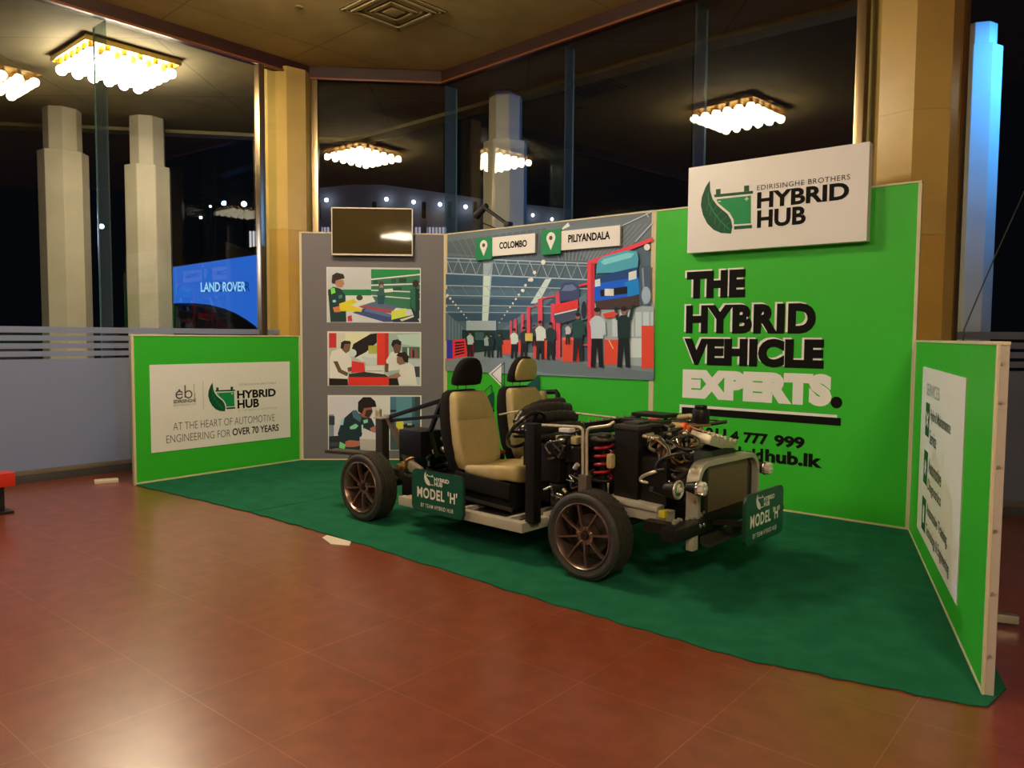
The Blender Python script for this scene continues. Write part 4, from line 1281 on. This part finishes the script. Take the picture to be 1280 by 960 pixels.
# ---- seats
def ringxy(cx, cy, z, w, d, bol=0.0, n=32, pw=3.2, tilt=0.0):
    """rounded outline across a seat cushion; bol raises the two side bolsters to the front (+x)"""
    out = []
    for k in range(n):
        a = 2 * math.pi * k / n
        c, s = math.cos(a), math.sin(a)
        x = math.copysign(abs(c) ** (2 / pw), c) * d / 2
        y = math.copysign(abs(s) ** (2 / pw), s) * w / 2
        if c > -.2:
            x += bol * (abs(y) / (w / 2)) ** 3 - bol * .35
        out.append((cx + x, cy + y, z))
    return out

def seat(yc, dark_head):
    hd = .12
    root = MB()
    # base box and side skirts
    root.box((1.33, yc, .41), (.60, .44, .22), bev=.05)
    root.bar((1.05, yc - .25, .50), (1.66, yc - .25, .47), .03, .13, 0, .012)
    root.bar((1.05, yc + .25, .50), (1.66, yc + .25, .47), .03, .13, 0, .012)
    s = root.build('seat', M_sblk, CAR)
    # cushion
    rings = []
    prof = [(.515, .40, .46), (.525, .47, .60), (.55, .49, .63), (.585, .49, .635), (.612, .475, .615), (.622, .44, .57), (.618, .34, .45), (.610, .16, .22)]
    for z, w, d in prof:
        r_ = []
        for k in range(40):
            a = 2 * math.pi * k / 40
            c, q_ = math.cos(a), math.sin(a)
            x = math.copysign(abs(c) ** (2 / 3.6), c) * d / 2; y = math.copysign(abs(q_) ** (2 / 3.6), q_) * w / 2
            zz = z + .028 * (abs(y) / .25) ** 2 * (z > .56) + .030 * (x / .29) * (z > .5) - (.03 if x > .22 and z < .56 else 0) * (x - .22) / .07 + (.055 * max(0, .12 - x) / .4 if z < .57 else 0)
            r_.append((1.36 + x, yc + y, zz))
        rings.append(r_)
    MB().loft(rings).build('seat_cushion', M_fab, s, smooth=60)
    m = MB()
    m.bar((1.2, yc - .13, .637), (1.62, yc - .13, .655), .006, .006); m.bar((1.2, yc + .13, .637), (1.62, yc + .13, .655), .006, .006)
    # backrest shell and pad, leaning back
    def lean(z): return 1.035 - (z - .55) * .22
    sh = []
    for z, w, d in ((.50, .34, .10), (.56, .46, .16), (.70, .53, .19), (.88, .54, .19), (1.02, .51, .18), (1.13, .46, .16), (1.19, .40, .13), (1.215, .30, .08)):
        sh.append(ringxy(lean(z) - .035, yc, z, w, d, 0, 36))
    MB().loft(sh).build('backrest_shell', M_sblk, s, smooth=60)
    pd = []
    for z, w, d, b in ((.565, .38, .05, .0), (.58, .44, .10, .015), (.66, .485, .14, .03), (.78, .50, .15, .038), (.90, .49, .148, .036), (.965, .478, .142, .032), (.975, .476, .128, .032), (.985, .474, .142, .030), (1.08, .44, .135, .022), (1.15, .405, .12, .012), (1.19, .37, .10, .004), (1.205, .33, .06, 0)):
        pd.append(ringxy(lean(z) + .045, yc, z, w, d, b, 44, 3.6))
    MB().loft(pd).build('backrest_pad', M_fab, s, smooth=55)
    # headrest
    hr = []
    bx = lean(1.3) + .035
    for z, w, d in ((1.255, .24, .08), (1.265, .305, .135), (1.31, .315, .145), (1.37, .30, .14), (1.42, .265, .125), (1.465, .205, .10), (1.487, .13, .07), (1.493, .05, .03)):
        hr.append(ringxy(bx + (z - 1.3) * .22, yc + .02, z, w, d, 0, 32, 2.8))
    h = MB().loft(hr).build('headrest', M_sblk, s, smooth=60, label=None if dark_head else 'black headrest with a beige front pad')
    if not dark_head:
        fr = []
        for z, w, d in ((1.275, .24, .03), (1.285, .27, .05), (1.34, .285, .055), (1.40, .265, .055), (1.45, .21, .045), (1.472, .15, .02)):
            fr.append(ringxy(bx + .060 + (z - 1.3) * .16, yc + .02, z, w, d, 0, 28, 3.4))
        MB().loft(fr).build('headrest_pad', M_fab, s, smooth=60)
    m = MB()
    for dy in (-.05, .05):
        m.cyl((lean(1.2) - .02, yc + dy, 1.18), (lean(1.27) - .015, yc + dy, 1.28), .007, seg=8)
    m.build('headrest_stay', M_chr, s)
    m = MB(); m.bar((1.02, yc - .245, .36), (1.68, yc - .245, .33), .02, .03, 0, .004)
    m.build('slide_rail', M_drk, s)
    MB().bar((1.12, yc + .27, .50), (1.10, yc + .27, .66), .03, .022, 0, .006).build('belt_stalk', M_blk, s)
    MB().box((1.10, yc + .27, .67), (.018, .05, .03), bev=.004).build('belt_button', M_red2, s)
    return s
seat(.445, True)
seat(1.15, False)

# ---- black tube post in front of the near seat, and the matching grey tubes
MB().bar((1.975, .10, .30), (1.975, .10, 1.04), .085, .085, 0, .008, up=(1, 0, 0)).build('tube_post', M_blk, CAR)
def bent(pts, r, n=5):
    """polyline with rounded corners"""
    P = [Vector(p) for p in pts]
    out = [P[0]]
    for a, b, c in zip(P, P[1:], P[2:]):
        d0, d1 = (a - b), (c - b)
        k = min(.045, d0.length * .4, d1.length * .4)
        p, q_ = b + d0.normalized() * k, b + d1.normalized() * k
        for i in range(n + 1):
            t_ = i / n
            out.append(p * (1 - t_) ** 2 + b * 2 * t_ * (1 - t_) + q_ * t_ ** 2)
    out.append(P[-1])
    return MB_tube(out, r)
def MB_tube(pts, r):
    return MB().tube(pts, r, seg=8)
M_tub = mat('brake_line', (0.62, 0.54, 0.40), 0.4, 0.4)
for pts, r_ in (([(1.80, .30, 1.0), (2.275, .30, 1.02), (2.28, .30, .66)], .011), ([(2.52, .34, 1.075), (2.50, .30, 1.05), (2.31, .30, 1.015), (2.315, .30, .66)], .011),
                ([(1.256, 1.0, 1.031), (1.62, 1.0, 1.033), (2.12, 1.0, 1.02), (2.2, .95, 1.0)], .010), ([(.98, .80, .98), (1.20, .85, 1.03)], .009)):
    bent(pts, r_).build('metal_pipe', M_tub, CAR)

# ---- steering wheel with its hub and column
sc_ = Vector((1.60, .45, .93)); axn = Vector((-.80, 0, .60)).normalized()
ev = Vector((0, 1, 0)); eu = axn.cross(ev)
pts = [sc_ + (eu * math.cos(2 * math.pi * k / 36) + ev * math.sin(2 * math.pi * k / 36)) * .185 for k in range(36)]
S_ = MB().tube(pts, .016, seg=10, closed=True).build('steering_wheel', M_gls, CAR)
m = MB()
for a in (0, 180, 270):
    d = eu * math.cos(R(a + 90)) + ev * math.sin(R(a + 90)) if a != 270 else -eu * 1.0
    m.bar(sc_ - axn * .03, sc_ + d * .18, .04, .02, 0, .006)
m.build('wheel_spoke', M_gls, S_)
MB().sphere(tuple(sc_ - axn * .01), .075, scale=(1, 1.15, .9)).build('horn_pad', M_gls, S_)
MB().cyl(tuple(sc_ - axn * .05), tuple(sc_ - axn * .42), .045, bev=.01).build('steering_column', M_blk, CAR)
m = MB()
m.tube([sc_ - axn * .08 + ev * .03, sc_ - axn * .06 + ev * -.17, sc_ - axn * .05 + ev * -.2], [.012, .010, .012], seg=8)
m.build('indicator_stalk', M_blk, CAR)
MB().box(tuple(sc_ - axn * .14), (.14, .16, .14), bev=.03).build('column_shroud', M_blk, CAR)

# ---- dashboard beam with fat air ducts
m = MB().tube([(1.90, .14, .90), (1.92, 1.25, .90)], .03, seg=12)
m.build('dash_beam', M_blk, CAR)
for pts, r_ in (([(1.42, .62, 1.02), (1.47, .76, 1.06), (1.53, .92, 1.07), (1.56, 1.06, 1.05)], .056), ([(1.50, .50, .97), (1.56, .70, 1.0), (1.62, .88, 1.01), (1.66, 1.02, .99)], .055),
                ([(1.54, .52, .90), (1.62, .72, .92), (1.68, .90, .93), (1.70, 1.04, .91)], .052), ([(1.62, .50, .82), (1.70, .8, .85), (1.74, 1.0, .85)], .05), ([(1.40, .56, .95), (1.40, .66, 1.04), (1.44, .85, 1.10), (1.50, 1.06, 1.11)], .044)):
    # smooth path with soft ribs
    P = [Vector(p) for p in pts]; out = []; rr = []
    n = 26
    for i in range(n + 1):
        t_ = i / n * (len(P) - 1); j = min(int(t_), len(P) - 2); f_ = t_ - j
        p0, p1, p2, p3 = P[max(j - 1, 0)], P[j], P[j + 1], P[min(j + 2, len(P) - 1)]
        out.append(.5 * ((2 * p1) + (p2 - p0) * f_ + (2 * p0 - 5 * p1 + 4 * p2 - p3) * f_ ** 2 + (3 * p1 - p0 - 3 * p2 + p3) * f_ ** 3))
        rr.append(r_ * (1 - .10 * (i % 3 == 0)) * (.82 if i in (0, n) else 1))
    MB().tube(out, rr, seg=14).build('air_duct', M_hose, CAR, smooth=50)
MB().box((1.92, .75, .72), (.30, .9, .30), bev=.05).build('heater_box', M_blk, CAR)
MB().box((1.72, .56, .60), (.28, .26, .44), bev=.03).build('pedal_box', M_blk, CAR)
MB().box((2.07, .42, .90), (.20, .12, .055), bev=.012).build('control_unit', mat('tan_unit', (.42, .36, .18), .45), CAR)
MB().box((2.02, .44, .965), (.10, .08, .03), bev=.006).build('unit_label', M_white, CAR)
# toothed copper strip on the bulkhead
m = MB(); m.bar((2.06, .62, .985), (2.30, 1.02, 1.03), .05, .05, 0, .006)
for k in range(9):
    t_ = k / 8
    m.box((2.05 + .24 * t_, .60 + .40 * t_, 1.018 + .045 * t_), (.014, .022, .018), 1)
m.build('fuse_strip', [M_blk, M_alu], CAR)

# ---- suspension struts with red springs
def strut(y):
    x, z0, z1 = 2.42, .66, .93
    pts = [(x + .062 * math.cos(2 * math.pi * 4.6 * k / 160), y + .062 * math.sin(2 * math.pi * 4.6 * k / 160), z0 + (z1 - z0) * k / 160) for k in range(161)]
    s = MB().tube(pts, .0115, seg=8).build('coil_spring', M_red2, CAR, label='red coil spring over the front wheel')
    MB().cyl((x, y, .40), (x, y, .98), .030, seg=16).build('damper', M_blk, s)
    m = MB().cyl((x, y, .93), (x, y, .955), .095, bev=.01); m.cyl((x, y, .955), (x, y, .985), .055, bev=.01)
    m.build('top_mount', M_drk, s)
    MB().cyl((x, y, .635), (x, y, .655), .085, bev=.008).build('spring_seat', M_blk, s)
    return s
strut(.36); strut(1.30)
MB().box((2.30, .30, .555), (.075, .07, .24), bev=.008).build('strut_bracket', mat('brown_grey_steel', (.16, .125, .10), .4, .3), CAR)
for y in (.20, 1.46):
    m = MB(); m.bar((2.48, y, .30), (2.45, y + (.35 if y < 1 else -.35), .28), .05, .04, 0, .01); m.bar((2.2, y + (.3 if y < 1 else -.3), .28), (2.48, y, .30), .035, .03)
    m.build('control_arm', M_drk, CAR)

# ---- engine bay
MB().box((2.63, .46, .73), (.20, .26, .62), bev=.015).build('inverter_box', M_blk, CAR)
m = MB(); m.box((2.63, .46, 1.046), (.21, .27, .03), bev=.006); m.box((2.62, .48, 1.067), (.12, .16, .02), bev=.004)
m.build('inverter_lid', mat('matt_grey_black', (.035, .030, .025), .5), CAR)
MB().box((2.88, .86, .68), (.40, .56, .42), bev=.06).build('engine_block', M_blk, CAR)
MB().box((2.98, .62, .80), (.20, .30, .20), 0, Matrix.Rotation(R(-8), 3, 'X'), .04).build('intake_box', M_gls, CAR)
m = MB()
tilt = Matrix.Rotation(R(-13), 3, 'X') @ Matrix.Rotation(R(9), 3, 'Y')
vc = Vector((2.99, .93, .925))
m.box(vc, (.17, .42, .075), 0, tilt, .02)
for k in range(6):
    m.box(vc + tilt @ Vector((0, -.17 + .068 * k, .042)), (.175, .014, .024), 0, tilt, .005)
for a_ in (-.05, 0, .05):
    m.box(vc + tilt @ Vector((a_, 0, .045)), (.012, .40, .018), 0, tilt, .004)
for k in range(10):
    c_ = vc + tilt @ Vector((-.078 + .156 * (k % 2), -.18 + .09 * (k // 2), .03))
    m.cyl(c_, c_ + tilt @ Vector((0, 0, .03)), .010, seg=6)
m.build('valve_cover', M_alu, CAR)
m = MB(); m.cyl((3.00, 1.10, .76), (3.00, 1.10, .84), .07, bev=.02); m.box((2.98, 1.02, .80), (.2, .26, .08), bev=.03)
m.build('timing_cover', M_alu, CAR)
m = MB(); m.cyl((2.93, .84, 1.06), (2.93, .84, 1.165), .062, bev=.012); m.cyl((2.93, .84, 1.165), (2.93, .84, 1.19), .045, bev=.008)
m.build('oil_filler', M_blk, CAR)
MB().cyl((2.62, .78, 1.03), (2.80, .80, 1.025), .030, bev=.008).build('cable_gland', M_tan, CAR)
m = MB(); m.cyl((2.80, .80, 1.025), (2.84, .80, 1.022), .034, bev=.006); m.box((2.865, .80, 1.02), (.03, .05, .04), bev=.006)
m.build('orange_plug', M_org, CAR)
for c, s, lab in (((2.50, .92, 1.085), (.30, .20, .028), None), ((2.56, .70, 1.055), (.34, .16, .026), None)):
    MB().box(c, s, bev=.006).build('cover_board', M_blk, CAR)
MB().box((2.62, .72, 1.073), (.07, .07, .012), bev=.003).build('red_tag', mat('red_tag', (.45, .05, .04), .5), CAR)
MB().tube([(2.66, .98, 1.07), (2.74, 1.02, 1.085), (2.85, .98, 1.08), (2.87, .9, 1.06)], .018, seg=8).build('coolant_pipe', M_tan, CAR)
m = MB(); m.tube([(2.86, .64, .95), (2.90, .60, .92), (2.93, .58, .84), (2.97, .62, .78)], .024, seg=10)
m.build('silver_elbow', M_chr, CAR)
MB().box((2.93, .62, .83), (.09, .10, .08), bev=.012).build('throttle_body', M_cop, CAR)
MB().cyl((3.00, .45, .70), (3.00, .62, .72), .10, bev=.02).build('alternator', M_drk, CAR)
for k in range(3):
    MB().cyl((3.05, .5 + .22 * k, .60 + .05 * (k % 2)), (3.075, .5 + .22 * k, .60 + .05 * (k % 2)), .075 - .012 * k, bev=.008).build('pulley', M_drk, CAR)
rnd = random.Random(21)
def wire(i, box, r0, r1, mt, name):
    x0, x1, y0, y1, z0, z1 = box
    pts = [Vector((rnd.uniform(x0, x1), rnd.uniform(y0, y1), rnd.uniform(z0, z1)))]
    for k in range(4):
        d = Vector((rnd.uniform(-.14, .14), rnd.uniform(-.16, .16), rnd.uniform(-.08, .08)))
        p = pts[-1] + d
        pts.append(Vector((min(max(p.x, x0), x1), min(max(p.y, y0), y1), min(max(p.z, z0), z1))))
    out = []
    for j in range(len(pts) - 1):
        p0, p1, p2, p3 = pts[max(j - 1, 0)], pts[j], pts[j + 1], pts[min(j + 2, len(pts) - 1)]
        for q_ in range(5):
            f_ = q_ / 5
            out.append(.5 * ((2 * p1) + (p2 - p0) * f_ + (2 * p0 - 5 * p1 + 4 * p2 - p3) * f_ ** 2 + (3 * p1 - p0 - 3 * p2 + p3) * f_ ** 3))
    MB().tube(out, rnd.uniform(r0, r1), seg=7).build(name, mt, CAR, smooth=60)
BAY = (2.60, 3.05, .42, 1.20, .92, 1.05)
for i in range(16):
    wire(i, BAY, .007, .014, (M_hose, M_hose, M_cop, M_hose, M_chr)[i % 5], 'engine_hose')
for i in range(10):
    wire(i, (2.86, 3.07, .40, .70, .55, .95), .007, .015, (M_hose, M_hose, M_hose, M_cop)[i % 4], 'engine_hose')
for i in range(16):
    wire(i, (1.95, 2.32, .24, .62, .45, .95), .006, .013, (M_hose, M_hose, M_drk, M_hose, M_chr)[i % 5], 'wiring_loom')
for i in range(18):
    wire(i, (2.76, 3.05, .34, .66, .62, 1.0), .006, .015, (M_hose, M_cop, M_hose, M_drk, M_hose, M_alu)[i % 6], 'engine_hose')
m = MB(); m.tube([(2.76, .40, .93), (2.80, .37, .98), (2.86, .38, .985), (2.90, .42, .93), (2.92, .43, .86)], .022, seg=10)
m.build('silver_elbow', M_chr, CAR)
MB().box((2.86, .46, .90), (.09, .10, .08), 0, Matrix.Rotation(R(25), 3, 'Z'), .012).build('throttle_body', M_cop, CAR)
MB().box((2.84, .48, .66), (.22, .26, .40), bev=.05).build('engine_unit', M_blk, CAR)
# bulky dark units behind the post
for c, s in (((2.12, .50, .60), (.22, .24, .28)), ((2.16, .40, .80), (.16, .16, .12)), ((2.05, .36, .48), (.14, .14, .18)), ((2.2, .66, .86), (.2, .2, .14))):
    MB().box(c, s, bev=.025).build('brake_unit', M_gls, CAR)
MB().cyl((2.02, .36, .84), (2.12, .36, .84), .10, bev=.02).build('brake_servo', M_gls, CAR)
def bits(name, box, n, s0, s1, mt, seed):
    r_ = random.Random(seed); m = MB()
    for k in range(n):
        c = (r_.uniform(box[0], box[1]), r_.uniform(box[2], box[3]), r_.uniform(box[4], box[5]))
        s = r_.uniform(s0, s1)
        rot_ = Matrix.Rotation(r_.uniform(0, 3), 3, 'Y') @ Matrix.Rotation(r_.uniform(0, 3), 3, 'Z')
        if k % 3:
            m.box(c, (s, s * .7, s * .8), 0, rot_, s * .12)
        else:
            d = rot_ @ Vector((0, 0, s))
            m.cyl(c, tuple(Vector(c) + d), s * .4, seg=10)
    return m.build(name, mt, CAR)
for k in range(7):
    bits('metal_fitting', (1.98, 2.26, .22, .34, .42, .92), 1, .030, .048, M_chr if k % 2 else M_alu, 40 + k)
for k in range(12):
    bits('metal_fitting', (2.74, 3.04, .36, .80, .90, 1.03), 1, .022, .040, (M_chr, M_cop, M_alu)[k % 3], 60 + k)
for k in range(6):
    bits('metal_fitting', (2.90, 3.06, .36, .62, .52, .80), 1, .018, .032, M_chr, 90 + k)

for c, s_ in (((2.43, .72, .62), (.20, .34, .44)), ((2.56, 1.05, .74), (.30, .5, .5)), ((2.95, .58, .60), (.16, .22, .22)), ((2.84, .74, .93), (.18, .2, .07))):
    MB().box(c, s_, bev=.03).build('engine_unit', M_blk, CAR)
m = MB()
for k in range(7):
    m.cyl((2.87 + .028 * k, .60, .70 + .012 * k), (2.87 + .028 * k, .52, .70 + .012 * k), .012, seg=8)
m.build('terminal_row', M_drk, CAR)
MB().box((2.525, .30, .80), (.05, .06, .11), Matrix.Identity(3) and 0, None, .03).build('tan_reservoir', M_tan, CAR)
# ---- radiator under its grey hoop
prof = [(.405, .44)] + [(.405, .70)] + [(x, z) for x, z in arc(.545, .695, .14, 180, 90, 8, .13)] + [(x, z) for x, z in arc(1.18, .675, .14, 90, 0, 8, .14)] + [(1.32, .44)]
outer, inner = [], []
n = len(prof)
hoop = MB()
rings = []
for i, (y, z) in enumerate(prof):
    a = Vector(prof[max(i - 1, 0)]); b = Vector(prof[min(i + 1, n - 1)]); d = (b - a).normalized(); nn = Vector((-d.y, d.x))
    w_ = .018
    rings.append([(3.075, y - nn.x * w_, z - nn.y * w_), (3.165, y - nn.x * w_, z - nn.y * w_), (3.165, y + nn.x * w_, z + nn.y * w_), (3.075, y + nn.x * w_, z + nn.y * w_)])
hoop.loft(rings)
hoop.build('radiator_hoop', mat('hoop_grey', (.50, .46, .36), .35, .4), CAR, smooth=30, bevel=.004)
M_fin = noise_mat('radiator_fins', (.20, .14, .075), (.27, .19, .10), 40, .45, .5, bump=.6, bscale=300, stretch=(1, 1, 6))
rad = MB().box((3.10, .92, .63), (.035, .62, .34)).build('radiator', M_fin, CAR, smooth=0)
m = MB()
for y in (.60, 1.24):
    m.box((3.10, y, .63), (.045, .022, .36), bev=.004)
m.box((3.10, .92, .805), (.05, .66, .022), bev=.004); m.box((3.10, .92, .455), (.05, .66, .022), bev=.004)
m.build('radiator_frame', M_drk, rad)
m = MB()
for k in range(24):
    m.box((3.119, .92, .472 + .0138 * k), (.003, .60, .004))
m.build('cooling_fin', mat('fin_metal', (.26, .19, .11), .4, .6), rad, smooth=0)
MB().box((3.095, 1.27, .60), (.05, .06, .30), bev=.01).build('side_tank', M_blk, rad)
MB().box((3.095, .49, .60), (.05, .14, .34), bev=.01).build('shroud', M_blk, rad)

# ---- lamps
M_lens = mat('lamp_lens', (.86, .82, .72), .08, 0.35, 1.0)
def lamp(x, y, z, r_, ring, name):
    h = MB().cyl((x - .10, y, z), (x - .01, y, z), r_ * .62, r2=r_ * .95, bev=.008).build(name, M_blk, CAR)
    if ring:
        pts = [(x, y + r_ * math.cos(2 * math.pi * k / 28), z + r_ * math.sin(2 * math.pi * k / 28)) for k in range(28)]
        MB().tube(pts, .0085, seg=8, closed=True).build('lamp_ring', mat('ring_cream', (.62, .55, .42), .3, .6), h)
        MB().sphere((x - .004, y, z), r_ * .85, scale=(.35, 1, 1)).build('reflector', M_chr, h)
        MB().sphere((x + .012, y, z), r_ * .35, scale=(.8, 1, 1)).build('lens', M_lens, h)
    else:
        m = MB()
        for k in range(6):
            a = R(60 * k)
            m.box((x + .012, y + r_ * .55 * math.cos(a), z + r_ * .55 * math.sin(a)), (.04, r_ * .62, r_ * .62), 0, Matrix.Rotation(a, 3, 'X'), .006)
        m.sphere((x + .014, y, z), r_ * .5)
        m.build('lens', M_lens, h, smooth=20)
        MB().cyl((x - .02, y, z), (x, y, z), r_ * 1.05, bev=.004).build('lamp_ring', M_chr, h)
    return h
lamp(3.16, .135, .705, .055, True, 'headlamp')
lamp(3.22, .315, .695, .050, False, 'indicator_lamp')
lamp(3.20, 1.385, .695, .050, False, 'indicator_lamp')
m = MB(); m.bar((3.0, .07, .70), (3.02, .35, .60), .03, .03); m.build('lamp_bracket', M_blk, CAR)
MB().tube([(3.17, .40, .69), (3.20, .34, .695)], .012, seg=8).build('lamp_stem', M_blk, CAR)
MB().tube([(3.15, 1.37, .69), (3.18, 1.41, .695)], .012, seg=8).build('lamp_stem', M_blk, CAR)

# ---- rear end
MB().bar((-.115, .36, .45), (-.115, .36, .90), .085, .10, 0, .006, up=(1, 0, 0)).build('rear_post', M_drk, CAR)
m = MB(); m.box((-.10, .36, .905), (.14, .12, .016), bev=.004); m.cyl((-.16, .35, .91), (-.16, .35, .985), .032, bev=.008); m.box((-.03, .36, .925), (.08, .05, .03), bev=.006)
m.build('post_cap', M_alu, CAR)
MB().bar((-.03, .37, .90), (.22, .40, .50), .055, .04, 0, .006).build('diagonal_brace', mat('brace_steel', (.22, .18, .13), .35, .5), CAR)
MB().bar((-.72, .20, .545), (-.05, .32, .565), .16, .03, 0, .006).build('rear_shelf', M_drk, CAR)
m = MB(); m.bar((-.02, .36, .915), (.80, .36, 1.145), .032, .035, 0, .005)
m.build('roll_stay', M_blk, CAR)
m = MB(); m.bar((.0, .37, .885), (.80, .37, .995), .030, .030, 0, .005)
m.build('roll_stay', M_blk, CAR)
m = MB(); m.bar((.70, .36, 1.11), (.50, .40, .80), .035, .035, 0, .005); m.bar((.52, .40, .82), (.58, .42, .60), .03, .03)
m.build('belt_anchor', M_blk, CAR)
MB().box((.36, .42, .715), (.30, .26, .23), bev=.012).build('electronics_box', M_blk, CAR)
m = MB().cyl((.28, .26, .50), (.28, .36, .50), .045, bev=.01); m.cyl((.28, .22, .50), (.28, .26, .50), .028, bev=.006)
m.build('brass_joint', mat('brass', (.62, .42, .16), .3, .9), CAR)
MB().box((.45, .28, .50), (.16, .05, .08), 0, Matrix.Rotation(R(20), 3, 'Y'), .012).build('white_bracket', M_alu, CAR)
for k in range(6):
    bits('metal_fitting', (.52, .72, .40, .60, .58, .78), 1, .035, .06, M_alu, 120 + k)
m = MB(); m.cyl((.62, .55, .80), (.62, .55, .86), .06, bev=.012)
m.build('round_cap', M_alu, CAR)
for i in range(10):
    wire(i, (.20, .70, .25, .6, .35, .62), .006, .012, (M_hose, M_drk, M_hose, M_cop)[i % 4], 'wiring_loom')
m = MB(); m.tube([(0, .15, RT), (0, 2 * YC - .15, RT)], .045, seg=14); m.sphere((0, YC, RT), .14, scale=(1, 1.2, 1))
m.build('rear_axle', M_drk, CAR)
m = MB(); m.tube([(WB, .15, RT), (WB, 2 * YC - .15, RT)], .03, seg=12)
m.build('drive_shaft', M_drk, CAR)
MB().box((.10, YC + .1, .55), (.5, .7, .3), bev=.05).build('fuel_tank', M_blk, CAR)
# roll bar by the far seat, with its tan belt guide
MB().tube([(.78, 1.47, .55), (.84, 1.47, 1.05), (.92, 1.47, 1.145), (1.09, 1.47, 1.16), (1.11, 1.47, 1.14), (1.11, 1.47, 1.0)], .024, seg=8).build('roll_bar', M_blk, CAR, smooth=30)
MB().box((.95, 1.45, 1.12), (.07, .05, .08), bev=.012).build('belt_guide', M_tan, CAR)
MB().tube([(.70, .70, .985), (.72, 1.0, .985)], .015, seg=8).build('cross_stay', M_blk, CAR)
